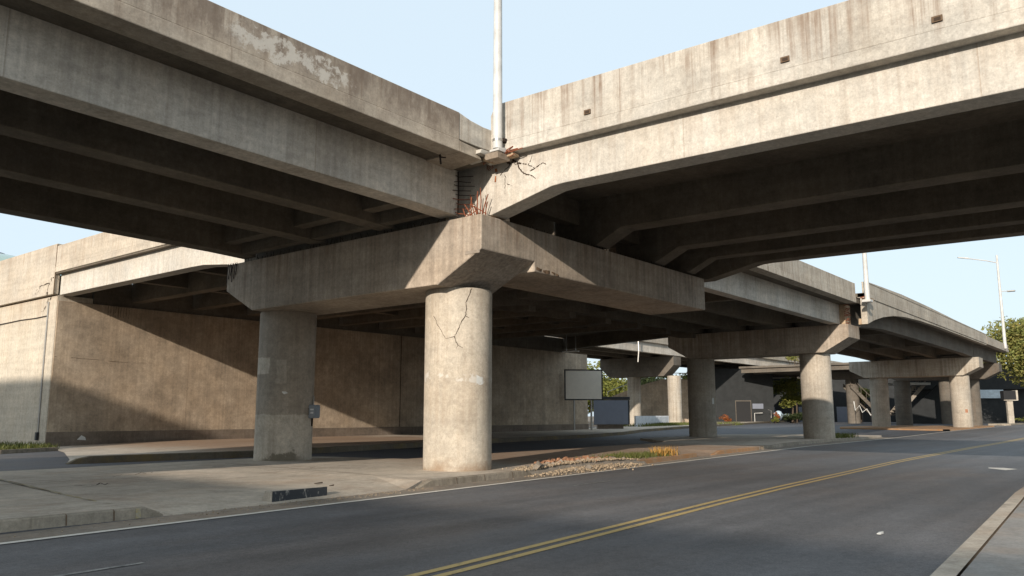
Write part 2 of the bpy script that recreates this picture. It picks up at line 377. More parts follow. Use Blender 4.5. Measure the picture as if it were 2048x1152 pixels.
# median paving: stations (u, front v, front z, back v)
kf = lambda u: ve(u) + interp([(-70,.95),(-12,1.15),(-9.6,.98),(-3.4,.82),(2.6,.78),(7,.45),(13,.8),(22,.75),(30,1.2),(44,.9)], u)
st = [(-70,.15,9),(-30,.15,9),(-14,.15,9.2),(-9.9,.15,9.05),(-9.45,.012,9.0),(-8,.012,9.05),(-6.6,.012,9.1),(-5,.012,9.3),(-4.0,.012,9.4),(-3.3,.15,9.5),(-.1,.15,9.6),(2.1,.15,8.9),(2.9,.15,5.2),(8.8,.15,5.8),(11,.15,5.9),(13,.05,6),(15,.05,6),(15.6,.15,6.1),(22,.15,6.3),(25,.15,7),(30,.15,11.6),(42,.15,11.8),(45,.15,9),(46,.15,5)]
mb = MB(); vs = []
for u, zf, vb in st:
    r = rise(u); f = kf(u) + (.14 if zf > .02 else -.05)
    vs += [(u, f, -.03 + r), (u, f + .004, zf + r), (u, f + 1.5, .15 + r if zf > .1 else .12 + r), (u, max(vb - .6, f + 1.6), .15 + r), (u, vb, .13 + r), (u, vb + .05, -.03 + r)]
n = 6
mb.add(vs, [(i*n+j, (i+1)*n+j, (i+1)*n+j+1, i*n+j+1) for i in range(len(st)-1) for j in range(n-1)])
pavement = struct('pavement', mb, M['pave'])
# pavement surface wear
mb = MB(); up = lambda q: Vector((0,0,1))
for i, pl in enumerate([[(-8.78,2.77),(-8.5,2.4),(-8.14,2.55)], [(-2.22,3.49),(-.74,3.78)], [(-5.74,5.36),(-6.6,4.9),(-7.6,4.4)], [(-4.2,6.2),(-3.1,6.3),(-2.2,5.6)]]):
    mb.ribbon([(x, y, .152) for x, y in pl], up, .05 if i == 0 else .03, .04, .003, 5, i)
o = obj('crack', mb, M['crack'], pavement)
mb = MB()
for pl in ([(-2.2,9.3),(-2.55,5),(-2.85,.2),(-3.0,-1.2)], [(-9.0,8.8),(-9.2,5.0),(-9.8,.9)], [(-14,4.1),(-9.2,4.0),(-2.7,3.4),(3,3.2)], [(-20,.9),(-9.8,.9)], [(4,-.6),(4.6,4.6)]):
    mb.ribbon([(x, y, .151) for x, y in pl], up, .028, .006, .003, 6, 3)
obj('joint', mb, M['crack_soft'], pavement)
mb = MB(); pl = [(-13.5,9.2),(-9.09,5.88),(-9.79,.66),(-10.05,-1.6)]
mb.ribbon([(-9.1,6.3,.152),(-9.45,3.2,.152),(-9.8,.66,.152),(-10.0,-1.4,.152)], up, .11, .01, .004, 8, 5)
obj('painted_line', mb, M['yellow_faint'], pavement)

def kerb_run(name, us, front, z1, mat, w=.16, label=None, nose0=0, nose1=0, z0=-.02):
    """kerb with a battered face; nose: length over which the end drops"""
    mb = MB(); R = []
    for i, u in enumerate(us):
        r = rise(u); f = front(u); t = z1
        if nose0 and u - us[0] < nose0: t = lerp(.02, z1, (u - us[0]) / nose0)
        if nose1 and us[-1] - u < nose1: t = lerp(.02, z1, (us[-1] - u) / nose1)
        R.append([(u, f, z0 + r), (u, f + .02, t - .02 + r), (u, f + .045, t + r), (u, f + w, t + r), (u, f + w, z0 + r)])
    mb.rings(R)
    return struct(name, mb, mat)
kerb_run('kerb', [-70,-30,-20,-14,-12,-11,-10.2,-9.9,-9.55], kf, .158, M['kerb'], nose1=.3)
kerb_run('kerb', [-3.6,-3.1,-2,-1,0,1,2,2.8], kf, .158, M['kerb'], nose0=.45)
kerb_run('kerb', [6.2,7,9,11,12.8], kf, .155, M['kerb_d'])
kerb_run('kerb', [14.6,15.4,16,17,18,19.5,20.5], kf, .158, M['kerb_d'], nose0=.7)
kerb_run('kerb', [21.2,23,26,29,32,35,38,41,44,46], kf, .158, M['kerb'], nose1=2.5)
# joints between the kerb stones and a worn ochre mark at the end of the first run
KJ = MB(); 
for u in [-14.6,-13.4,-12.2,-11.1,-10.4,-2.2,-1.1,0.1,1.2,2.2,22.5,24,25.5,27,28.5,30,31.5,33,34.5,36,37.5]:
    f = kf(u); KJ.ribbon([(u,f-.004,.0),(u,f+.018,.14),(u,f+.05,.162),(u,f+.16,.162)], lambda q: Vector((0,-1,.6)), .016, 0, .004, 1, 2)
o = struct('kerb_joint', KJ, M['crack_soft'])
f0, f1 = kf(-10.06), kf(-9.9)
struct('kerb_paint', MB().hexa([(-10.06,f0-.008,.0),(-9.98,f0-.008,.0),(-9.98,f0+.03,.0),(-10.06,f0+.03,.0)], [(-10.06,f0+.016,.15),(-9.98,f0+.016,.15),(-9.98,f0+.05,.15),(-10.06,f0+.05,.15)]), M['yellow_faint'])
# island of the third pier
mb = MB(); us = [66,70,74,78,82,86,90]
vs = []
for u in us:
    r = rise(u); e = .2 + smooth(66, 74, u) * 0; w = 11.5 * smooth(66, 71, u) * (1 - smooth(84, 90, u)) + .8
    vs += [(u, e + .2, r), (u, e + .24, .14 + r), (u, e + w, .14 + r), (u, e + w, r)]
mb.add(vs, [(i*4+j, (i+1)*4+j, (i+1)*4+j+1, i*4+j+1) for i in range(len(us)-1) for j in range(3)])
struct('traffic_island', mb, M['kerb_d'])
mb = MB().box(99,112,.0,2.4,.3,.56)
struct('traffic_island', mb, M['kerb'])
# rear side path between inner road and wall
FK = [(-4.4,13.3),(2,12.7),(8,13.6),(14,14.7),(24,16.2),(32,17.2),(42,20),(51,23.3),(62,25.5),(74,27.6),(110,34),(150,44)]
mb = MB(); vs = []
left = {-4.4: 13.6}
us = [-4.4,-3.8,-3.3,-2.2,-1,-.2,.8,2,3.5,5,6.5,8,9.5] + [u for u, _ in FK if u > 10]
for u in us:
    f = interp(FK, u); r = rise(u)
    b = interp([(-4.4,13.6),(-3.3,16),(-1,22),(-.3,24.4),(.8,28.7),(49,28.7),(51,31),(150,52)], u)
    zz = lerp(.012, .2, smooth(-1.5, 9, u)) + r; vs += [(u, f + .1, zz), (u, max(b, f + .2), zz)]
struct('side_path', mb.add(vs, [(2*i, 2*i+2, 2*i+3, 2*i+1) for i in range(len(us)-1)]), M['pave'])
kerb_run('inner_kerb', [-4.5,-4.2,-3.8,-3,-1,2,5,8,11,14,19,24,28,32,37,42,51,62,74,90,110,150], lambda u: interp(FK, u), .24, M['kerb_y'], nose0=.45)
# grass verge at far left with its kerb
struct('verge', MB().add([(-70,21.2,.05),(-3.1,23.2,.05),(-.5,24.5,.05),(.75,28.5,.05),(.75,70,.05),(-70,70,.05)], [(0,1,2,3,4,5)]), M['ground'])
mb = MB().hexa([(-70,21,-.02),(-3.1,23,-.02),(-3.1,23.16,-.02),(-70,21.16,-.02)], [(-70,21.02,.16),(-3.1,23.02,.16),(-3.1,23.16,.16),(-70,21.16,.16)])
mb.hexa([(-3.09,23,-.02),(-.3,24.35,-.02),(-.4,24.5,-.02),(-3.09,23.16,-.02)], [(-3.09,23.02,.16),(-.3,24.37,.16),(-.4,24.5,.16),(-3.09,23.16,.16)])
struct('verge_kerb', mb, M['kerb'])

# painted kerb block
kb = thing('kerb_block', 'short black painted concrete kerb block with flaking paint beside the white road edge line', 'kerb block', (-6.85,-2.1,0))
fx = lambda u: lerp(-2.21, -2.03, (u + 7.45) / 1.4)
obj('block', MB().hexa([(-7.45,fx(-7.45),0),(-6.0,fx(-6.0),0),(-6.0,fx(-6)+.24,0),(-7.45,fx(-7.45)+.3,0)], [(-7.42,fx(-7.45)+.02,.215),(-6.0,fx(-6)+.02,.2),(-6.0,fx(-6)+.2,.2),(-7.42,fx(-7.45)+.22,.215)]), M['pave'], kb, .012)
obj('painted_face', MB().hexa([(-7.41,fx(-7.41)-.012,.004),(-6.01,fx(-6.01)-.012,.004),(-6.01,fx(-6.01)+.012,.004),(-7.41,fx(-7.41)+.012,.004)], [(-7.39,fx(-7.41)-.004,.211),(-6.01,fx(-6.01)-.004,.196),(-6.01,fx(-6.01)+.03,.196),(-7.39,fx(-7.41)+.03,.211)]), M['blk'], kb)

# ------------------------------------------------------------------ bridge decks
def deck(name, label, base, axis, a0, a1, f_out, girders, zg, zp0, zp1, slab, back_out, mats, slope=0, haunch=(), dia=(), pa=None, group='bridge decks', band=True, far_parapet=True, ga=None, thick=.26, inner_haunch=None):
    """one span: girders [(l0,l1)], parapet outer face at lateral f_out; back_out: lateral of the far parapet. haunch: [(a, dz)]"""
    root = thing(name, label, 'bridge deck', base, group)
    sgn = 1 if back_out > f_out else -1
    P = (lambda a, l, z: (a, l, z + slope*a)) if axis == 'x' else (lambda a, l, z: (l, a, z + slope*a))
    def bar(parent, nm, A0, A1, l0, l1, z0, z1, mat, hz=False, bev=.02, haunch=haunch):
        mb = MB(); R = []
        A = [A0, A1] if not hz else sorted(set([A0, A1] + [h[0] for h in haunch if A0 < h[0] < A1]))
        for a in A:
            zb = z0 + (interp(haunch, a) if hz and haunch else 0)
            R.append([P(a, l0, zb), P(a, l1, zb), P(a, l1, z1), P(a, l0, z1)])
        mb.rings(R); return obj(nm, mb, mat, parent, bev)
    pa0, pa1 = pa or (a0, a1)
    ga0, ga1 = ga or (a0, a1)
    for i, (l0, l1) in enumerate(girders):
        bar(root, 'girder', ga0, ga1, l0, l1, zg, slab + .02, mats['girder'] if i == 0 else mats['inner'], True, haunch=inner_haunch if inner_haunch and 0 < i < len(girders) - 1 else haunch)
    lo, hi = sorted((f_out + sgn*.03, back_out - sgn*.03))
    sl = bar(root, 'slab', a0, a1, lo, hi, slab, slab + .25, mats['soffit'], bev=0)
    for d in dia:
        gl = sorted(l for g in girders for l in g)
        bar(root, 'diaphragm', d - .2, d + .2, gl[0] + .3, gl[-1] - .05, zg + .25, slab + .01, mats['inner'])
    l0, l1 = sorted((f_out, f_out + sgn*thick))
    par = bar(root, 'parapet', pa0, pa1, l0, l1, zp0 + .3, zp1, mats['parapet'])
    # slab edge beam under the parapet, 25 mm proud, closing the soffit
    e0, e1 = sorted((f_out - sgn*.02, f_out + sgn*(thick + .3)))
    bar(par, 'edge_beam', pa0, pa1, e0, e1, zp0, zp0 + .3, mats['parapet'])
    if far_parapet:
        l0, l1 = sorted((back_out, back_out - sgn*thick))
        bar(root, 'parapet', pa0, pa1, l0, l1, zp0, zp1, mats['parapet'])
    return root
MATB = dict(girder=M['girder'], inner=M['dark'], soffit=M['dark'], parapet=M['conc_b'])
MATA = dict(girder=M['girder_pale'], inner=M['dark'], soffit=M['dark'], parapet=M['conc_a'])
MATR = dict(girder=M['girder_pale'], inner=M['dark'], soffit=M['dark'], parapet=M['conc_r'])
MATG = dict(girder=M['far_dark'], inner=M['dark'], soffit=M['dark'], parapet=M['far'])  # outer girder takes the dark copy, standing in for shade
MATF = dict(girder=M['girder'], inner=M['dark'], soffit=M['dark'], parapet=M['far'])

dB = deck('bridge_deck', 'overpass span with shadowed girders under a brown stained parapet with pale peeling patch', (-1.2,3,6.8), 'x', -50, -1.2, -2.19,
     [(-1.022,-.4),(1.4,2.0),(4.45,5.05),(8.14,8.756)], 6.83, 7.98, 9.0, 8.02, 9.95, MATB, slope=-.015, dia=(-2.2,-17,-33), haunch=[(-50,0),(-2.6,0),(-1.2,-.03)], pa=(-50,-2.42))
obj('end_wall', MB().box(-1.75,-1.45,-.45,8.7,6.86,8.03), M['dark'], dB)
# the deck edge runs on past the end of the parapet panel
obj('edge_beam', MB().hexa([(-2.42,-2.21,8.02),(-1.6,-2.2,8.01),(-1.45,-1.0,8.0),(-2.42,-1.0,8.02)], [(-2.42,-2.21,8.3),(-1.75,-2.17,8.27),(-1.5,-1.0,8.2),(-2.42,-1.0,8.3)]), M['conc_b'], dB, .015)
dA = deck('bridge_deck', 'overpass span crossing the road, brightly sunlit pale fascia and rust streaked parapet with drain outlets', (5,-2,6.7), 'y', -60, -.45, -1.224,
     [(-.934,-.3),(4.0,4.75),(7.7,8.4),(10.15,10.7),(11.95,12.557)], 7.229, 8.23, 9.59, 8.24, 12.9, MATA, slope=.01, dia=(-1.2,-20,-38), pa=(-60,-2.52),
     inner_haunch=[(-60,0),(-2.9,0),(-2.0,-.45),(-.45,-.5)], haunch=[(-60,0),(-4.25,.0),(-3.9,-.02),(-1.95,-.47),(-.45,-.5)])
dR = deck('bridge_deck', 'rear overpass span running from the wing wall to the shaded column, sunlit fascia', (20,20,7), 'y', 9.4, 28.6, .58,
     [(.88,1.5),(4.6,5.2),(8.2,8.8),(11.8,12.4),(15.4,16),(19,19.6),(22.6,23.2),(26.2,26.8),(29.8,30.4),(33.4,34)], 7.69, 8.83, 10.22, 8.75, 38.4, MATR, dia=(10.2,13.5,18,23),
     haunch=[(9.4,-.9),(10.6,-.85),(12,-.5),(13.3,-.2),(15,-.02),(16,0),(28.6,0)], far_parapet=False)
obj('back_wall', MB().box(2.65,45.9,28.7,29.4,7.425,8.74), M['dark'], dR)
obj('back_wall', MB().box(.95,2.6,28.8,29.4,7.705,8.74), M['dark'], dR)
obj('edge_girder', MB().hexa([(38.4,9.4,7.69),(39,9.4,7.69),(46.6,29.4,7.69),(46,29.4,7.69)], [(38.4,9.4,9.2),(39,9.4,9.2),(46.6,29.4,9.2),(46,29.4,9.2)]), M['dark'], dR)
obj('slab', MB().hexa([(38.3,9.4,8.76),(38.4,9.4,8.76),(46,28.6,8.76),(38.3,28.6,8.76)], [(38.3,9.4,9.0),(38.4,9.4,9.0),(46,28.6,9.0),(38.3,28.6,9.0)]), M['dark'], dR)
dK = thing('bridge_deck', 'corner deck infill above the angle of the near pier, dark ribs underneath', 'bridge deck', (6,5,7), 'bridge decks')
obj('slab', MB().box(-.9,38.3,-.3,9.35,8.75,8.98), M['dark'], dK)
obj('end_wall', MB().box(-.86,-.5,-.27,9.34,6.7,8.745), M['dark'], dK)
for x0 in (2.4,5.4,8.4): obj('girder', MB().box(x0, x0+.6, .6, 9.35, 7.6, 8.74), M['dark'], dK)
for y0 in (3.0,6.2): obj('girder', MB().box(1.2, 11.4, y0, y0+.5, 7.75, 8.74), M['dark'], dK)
d2 = deck('bridge_deck', 'middle overpass span along the road between near pier and second pier, half shaded fascia', (23,4,7), 'x', 11.2, 34.9, -1.14,
     [(.03,.6),(3.1,3.7),(6.2,6.8),(9.2,9.8)], 7.1, 8.28, 9.47, 8.32, 10.9, MATF, dia=(12.2,22,33.8), haunch=[(11.2,-.4),(12.6,-.36),(15,-.05),(16,0),(34.9,0)], pa=(11.6,34.0), far_parapet=False)
d3 = deck('bridge_deck', 'third overpass span receding along the road to the third pier, long pale curved parapet', (56,4,7.3), 'x', 35.4, 77.6, -1.4,
     [(-.12,.5),(3.1,3.7),(6.2,6.8),(9.2,9.8)], 7.55, 8.75, 9.72, 8.8, 10.9, MATG, dia=(36.2,50,64,76.8), haunch=[(35.4,-.44),(37,-.42),(40,-.2),(44,0),(72,0),(77.6,-.12)], far_parapet=False)
# arched edge wall below the third parapet
A3 = [(35.4,7.12),(37,7.5),(39,7.86),(41.5,8.18),(44.5,8.4),(49,8.55),(56,8.62),(77.6,8.62)]
obj('edge_wall', MB().rings([[(a,-1.36,z),(a,-1.0,z),(a,-1.0,8.76),(a,-1.36,8.76)] for a, z in A3]), M['far'], d3)
# humped coping of the third parapet
A3t = [(35.4,9.74),(38,9.8),(44,9.92),(52,9.9),(62,9.78),(77.6,9.73)]
obj('coping', MB().rings([[(a,-1.43,9.70),(a,-1.12,9.70),(a,-1.12,z),(a,-1.43,z)] for a, z in A3t]), M['far'], d3)
d4 = deck('bridge_deck', 'farthest overpass span beyond the third pier, ending behind the roadside tree', (90,4,7.3), 'x', 77.9, 92, -1.4,
     [(-.12,.5),(3.1,3.7),(6.2,6.8),(9.2,9.8)], 7.5, 8.75, 9.6, 8.8, 10.9, MATG, dia=(78.6,91), far_parapet=False)
dC = deck('bridge_deck', 'background overpass span beyond the retaining wall, narrow sunlit fascia over dark underside', (95,42,9.6), 'x', 38, 158, 36.2,
     [(36.6,37.3),(40,40.6),(44,44.6),(48,48.6)], 9.62, 10.9, 12.3, 11, 49.4, MATF, dia=(60,84,110,135), far_parapet=True)
obj('end_block', MB().hexa([(158,36.2,9.5),(161,36.2,9.0),(161,48,9.0),(158,48,9.5)], [(158,36.2,12.3),(161,36.2,11.2),(161,48,11.2),(158,48,12.3)]), M['far'], dC)

# drains and fascia details of the road-crossing span
for y in (-5.19,-9.91,-12.66):
    d = obj('drain_outlet', MB().box(-1.262,-1.24,y-.09,y+.09,8.67+.01*y,8.78+.01*y), M['crack_soft'], dA)
    obj('outlet_recess', MB().box(-1.268,-1.262,y-.06,y+.05,8.69+.01*y,8.75+.01*y), M['crack'], d)
# end block closing the angle between the two near spans
obj('end_block', MB().box(-.90,-.35,-1.98,-.3,6.73,8.24), M['warm'], dA, .015)
ret = obj('end_panel', MB().rings([[(x,y,8.34),(x,y+.25,8.34),(x,y+.25,z),(x,y,z)] for x,y,z in ((-2.41,-2.18,9.034),(-2.0,-2.17,8.96),(-1.5,-2.17,8.92),(-.95,-2.2,8.92))]), M['conc_a'], dB, .02)
# rounded stop end of the sunlit parapet
obj('stop_end', MB().rings([[(-1.2,-2.52,8.6),(-.98,-2.52,8.6),(-.98,-2.52,z2),(-1.2,-2.52,z2)] if False else [(-1.2,y,8.3),(-.98,y,8.3),(-.98,y,z2),(-1.2,y,z2)] for y, z2 in ((-2.53,9.56),(-2.38,9.53),(-2.25,9.45),(-2.16,9.3))]), M['conc_a'], dA, .01)
# broken slab edge, spalled pieces
rnd = random.Random(5)
def chunk(c, sx, sy, sz, seed):
    r = random.Random(seed); vs = []
    for dz in (-1, 1):
        for dx, dy in ((-1,-1),(1,-1),(1,1),(-1,1)):
            vs.append((c[0] + dx*sx*r.uniform(.65,1), c[1] + dy*sy*r.uniform(.65,1), c[2] + dz*sz*r.uniform(.65,1)))
    return MB().hexa(vs[:4], vs[4:])
for i, (c, s) in enumerate([((-1.55,-2.15,8.17),(.3,.22,.07)),((-1.3,-2.35,8.06),(.28,.2,.05)),((-1.62,-1.9,8.05),(.2,.22,.05)),((-1.12,-2.75,8.12),(.16,.22,.05)),((-1.08,-2.25,8.12),(.1,.3,.09)),((-1.2,-2.55,8.22),(.16,.16,.06))]):
    obj('broken_edge', chunk(c, *s, i), M['warm'] if i % 2 else M['conc_a'], dA, .012)
for i, (y0, z0, y1, z1) in enumerate([(-1.95,8.2,-2.9,8.16),(-2.05,8.24,-3.1,8.22),(-2.3,8.15,-3.25,8.2),(-1.75,8.06,-2.35,8.0),(-1.85,8.12,-2.6,8.25),(-2.5,8.17,-2.95,8.31),(-2.0,8.0,-2.2,8.22),(-1.7,8.15,-2.1,8.02)]):
    r = random.Random(700+i); x = -1.3 + r.uniform(-.05,.05)
    obj('rebar', MB().tube([(x, y0, z0), (x - .04, (y0*2+y1)/3 + r.uniform(-.05,.05), (z0*2+z1)/3 + r.uniform(-.05,.05)), (x + .02, y1, z1)], .015, 5), M['rebar'], dA)
obj('rust_stain', MB().ribbon([(-.934,-2.1,8.15),(-.934,-2.12,7.95),(-.934,-2.1,7.6)], nx if False else (lambda q: Vector((-1,0,0))), .09, .02, .004, 4, 9), M['rust'], dA)
# cracks in the sunlit fascia
CR = dict(loop=[(-2.44,8.17),(-2.51,8.05),(-2.6,8.01),(-2.71,8.03),(-2.69,8.15)], a=[(-2.6,7.99),(-2.55,7.92),(-2.42,7.87),(-2.26,7.75)], b=[(-2.42,7.74),(-2.46,7.64)], c=[(-2.43,7.65),(-2.44,7.45),(-2.43,7.22)],
 d=[(-2.71,8.06),(-2.85,7.97),(-3.03,7.91),(-3.19,7.85),(-3.37,7.74)], e=[(-3.19,7.85),(-3.27,7.94),(-3.31,8.13)], f=[(-3.24,7.68),(-3.37,7.71),(-3.54,7.78),(-3.66,7.81),(-3.75,7.74)], g=[(-2.84,7.95),(-2.92,7.79),(-3.05,7.65),(-3.2,7.59),(-3.32,7.54),(-3.42,7.45)], h=[(-2.5,7.49),(-2.64,7.41)])
nx = lambda q: Vector((-1,0,0)); ny = lambda q: Vector((0,-1,0))
CWID = dict(loop=.075, a=.035, b=.03, c=.014, d=.04, e=.02, f=.03, g=.036, h=.02)
for i, (k, pl) in enumerate(CR.items()):
    obj('crack', MB().ribbon([(-.934, y, z) for y, z in pl], nx, CWID[k], .012, .006, 4, i), M['crack'], dA)

# ------------------------------------------------------------------ piers
def pier(label, base, x0, x1, y0, y1, ztop, zbot, zend, cols, r, zg, cap_mat, col_mats, arm=None):
    root = thing('bridge_pier', label, 'bridge pier', base, 'bridge piers')
    hl = 1.55
    prof = [(y0,zend),(y0+hl,zbot),(y1-hl,zbot),(y1,zend),(y1,ztop),(y0,ztop)]
    cap = obj('cap', MB().prism(prof, x0, x1, 'x') if False else MB().rings([[(x, y, z) for y, z in prof] for x in (x0, x1)]), cap_mat, root, .025)
    cs = []
    for (cx, cy), cm in zip(cols, col_mats):
        c = MB(); n = 48
        R = [[(cx + rr*math.cos(2*math.pi*k/n), cy + rr*math.sin(2*math.pi*k/n), z) for k in range(n)] for z, rr in ((zg - .2, r), (zg + 1.5, r), (zg + 3, r), (zbot - .03, r), (zbot + .015, r - .03))]
        cs.append(obj('column', c.rings(R), cm, root, 0, .6))
    return root, cap, cs
p1, cap1, cols1 = pier('near L shaped pier with a cracked sunlit round column and a patched shaded one', (0,0,.15), -1.374, .864, -2.008, 9.522, 6.694, 5.005, 5.782,
                 [(0,0),(0,7.852)], .931, .15, M['cap'], [M['col'], M['col_l']])
# cap arm that carries the road-crossing span
obj('cap_arm', MB().rings([[(x,-2.0,zb),(x,.35,zb),(x,.35,6.69),(x,-2.0,6.69)] for x, zb in ((.866,5.492),(11.45,5.492))] + [[(11.72,-1.85,5.75),(11.72,.2,5.75),(11.72,.2,6.67),(11.72,-1.85,6.67)]]), M['cap'], p1, .03)
# formed soffit of the near cantilever end and a chipped arris
obj('haunch_face', MB().hexa([(-1.36,-2.0,5.775),(.855,-2.0,5.775),(.855,-.47,4.998),(-1.36,-.47,4.998)][::1], [(-1.36,-1.99,5.79),(.855,-1.99,5.79),(.855,-.46,5.012),(-1.36,-.46,5.012)]), M['haunch'], cap1)
obj('spalled_arris', chunk((-1.372,-1.72,5.72), .02, .26, .05, 3), M['haunch'], cap1)
obj('spalled_arris', MB().ribbon([(.95,-2.0,5.6),(1.3,-2.0,5.56),(1.7,-2.0,5.58),(2.0,-2.0,5.51)], ny, .09, .02, .006, 4, 4), M['crack_soft'], cap1)
p2, cap2, cols2 = pier('second pier along the road, right column lit at its top with rusted cantilever end', (35.4,1.9,.15), 34.25, 36.5, -.52, 11.66, 7.08, 5.42, 6.28, [(35.4,1.97),(35.4,9.8)], .93, .15, M['cap'], [M['col_f'], M['col_f']])
p3, cap3, cols3 = pier('third pier along the road, column half in sun with a red painted mark', (77.7,1.4,.4), 76.5, 78.8, -.72, 11.9, 7.4, 5.6, 6.4, [(77.7,1.4),(77.7,9.25)], .93, .39, M['far'], [M['col_f'], M['col_f']])
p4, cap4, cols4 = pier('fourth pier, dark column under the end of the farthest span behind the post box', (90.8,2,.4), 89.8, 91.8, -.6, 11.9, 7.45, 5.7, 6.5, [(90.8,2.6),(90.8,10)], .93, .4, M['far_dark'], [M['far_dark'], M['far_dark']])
p5, cap5, cols5 = pier('background pier beyond the retaining wall, two columns rising behind the white corrugated fence', (84,40,.25), 83, 85.2, 36.7, 48.5, 9.58, 6.9, 8.35, [(84,37.2),(84,43.5)], .93, .25, M['far_dark'], [M['far'], M['far']])  # cap coloured dark in place of shade under the span

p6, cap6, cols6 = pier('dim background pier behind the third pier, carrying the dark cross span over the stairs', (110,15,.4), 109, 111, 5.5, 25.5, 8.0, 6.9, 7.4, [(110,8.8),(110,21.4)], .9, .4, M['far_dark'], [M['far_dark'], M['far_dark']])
dX = thing('bridge_deck', 'dark cross span far behind the third pier above the outside stairs', 'bridge deck', (110,20,8), 'bridge decks')  # added span: closes the sky gap, blocks sun, darkens the background
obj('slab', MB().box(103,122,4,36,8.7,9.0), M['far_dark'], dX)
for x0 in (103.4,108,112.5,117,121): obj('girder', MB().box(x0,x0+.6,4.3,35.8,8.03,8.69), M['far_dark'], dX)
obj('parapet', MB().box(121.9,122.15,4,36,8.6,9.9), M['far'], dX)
def oncyl(cx, cy, r, deg, z): a = math.radians(deg); return (cx + r*math.cos(a), cy + r*math.sin(a), z)
ncyl = lambda q: Vector((q.x, q.y, 0))
def cyl_crack(pl, w, seed):
    P = []
    for (d0, z0), (d1, z1) in zip(pl, pl[1:]):
        for k in range(4): P.append((lerp(d0, d1, k/4) + (0 if k == 0 else random.Random(seed*31 + len(P)).uniform(-1,1)), lerp(z0, z1, k/4)))
    P.append(pl[-1])
    return MB().ribbon([oncyl(0,0,.931,d,z) for d, z in P], ncyl, w, 0, .004, 1, seed)
main = [(-116.1,4.98),(-120.5,4.79),(-126,4.6),(-124.6,4.41),(-126.8,4.23),(-136.3,3.96),(-141,3.78),(-144.1,3.67),(-158.9,3.62),(-166.2,3.81),(-174.1,3.98),(-179.9,4.17),(-184.7,4.25)]
for i, (pl, w) in enumerate([(main, .021), ([(-144.1,3.67),(-141.5,3.54),(-139.2,3.46),(-130.5,3.37)], .02), ([(-126.8,4.23),(-120.2,4.18)], .018), ([(-139.2,3.46),(-140.1,3.35)], .014)]):
    obj('crack', cyl_crack(pl, w, i + 1), M['crack'], cols1[0])
# small paste-up remnants
obj('paper_scrap', MB().add([oncyl(0,0,.935,d,z) for d, z in ((-106,2.66),(-99,2.62),(-93,2.60),(-93,2.42),(-99,2.4),(-106,2.45))], [(0,1,2,3,4,5)]), M['signw'], cols1[0])
obj('paper_scrap', MB().add([oncyl(0,7.852,.935,d,z) for d, z in ((-133,2.36),(-125,2.36),(-121,2.31),(-128,2.27),(-131,2.3))], [(0,1,2,3,4)]), M['signw'], cols1[1])
obj('paper_scrap', MB().add([oncyl(35.4,9.8,.936,d,z) for d, z in ((-108,2.75),(-96,2.75),(-96,2.35),(-108,2.35))], [(0,1,2,3)]), M['signw'], cols2[1])
obj('painted_mark', MB().add([oncyl(77.7,1.4,.936,d,z) for d, z in ((-150,2.2),(-136,2.2),(-136,1.85),(-150,1.85))], [(0,1,2,3)]), M['rust'], cols3[0])

# reinforcement bars
def bar(pts, r, mat, parent): return obj('rebar', MB().tube(pts, r, 5), mat, parent)
SP = [((-1.58,6.66),(-1.44,7.33)),((-1.56,6.66),(-1.56,7.23)),((-1.65,6.66),(-1.7,7.3)),((-1.71,6.66),(-1.79,7.34)),((-1.8,6.66),(-1.88,7.41)),((-1.84,6.66),(-2.06,7.24)),((-1.93,6.66),(-2.04,7.04)),((-1.5,6.7),(-1.3,7.07)),((-2.0,7.27),(-2.09,7.36)),((-2.0,6.72),(-1.6,6.98)),((-1.2,6.72),(-1.72,6.86)),((-1.35,6.68),(-1.2,6.98)),((-1.75,6.66),(-1.62,6.95)),((-1.9,6.68),(-2.0,6.93))]
for i, (a, b) in enumerate(SP):
    r = random.Random(i); x = -1.2 + r.uniform(-.04,.12)
    if i == 8: continue
    mid = ((a[0]+b[0])/2 + r.uniform(-.04,.04), (a[1]+b[1])/2)
    bar([(x, a[0], a[1]), (x - .03, mid[0], mid[1]), (x - .06 + r.uniform(-.05,.05), b[0], b[1])], .014, M['rebar'], cap1)
# bars in the open joint at the end of the left span
bar([(-1.24,-1.06,6.75),(-1.22,-1.07,7.4),(-1.24,-1.06,8.0)], .018, M['rebar_d'], dB)
for i in range(9):
    z = 6.86 + i*.125; r = random.Random(50+i); L = r.uniform(.16,.32)
    bar([(-1.24 - r.uniform(.06,.2), -1.06, z + r.uniform(-.04,.06)), (-1.23, -1.08, z), (-.98, -1.12 - L, z + r.uniform(-.05,.03))], .011, M['rebar'] if i < 4 else M['rebar_d'], dB)
for i in range(7):
    r = random.Random(80+i); y = -1.75 - i*.17
    bar([(-1.15, y, 8.14 + r.uniform(-.03,.03)), (-1.28, y - .1, 8.1 + r.uniform(-.06,.08)), (-1.32 + r.uniform(-.05,.05), y - .25, 8.14 + r.uniform(-.1,.06))], .012, M['rebar'], dA)
for i in range(4):
    bar([(-1.0, -1.92 - .05*i, 8.12), (-1.03, -1.9 - .06*i, 7.98), (-1.0, -1.96 - .05*i, 7.92 + .02*i)], .01, M['rebar'], dA)
bar([(-2.6,-1.7,8.0),(-2.6,-1.72,7.86),(-2.56,-1.7,7.76)], .025, M['rebar_d'], dB); bar([(-2.62,-1.7,7.93),(-2.45,-1.75,7.95)], .018, M['rebar_d'], dB)
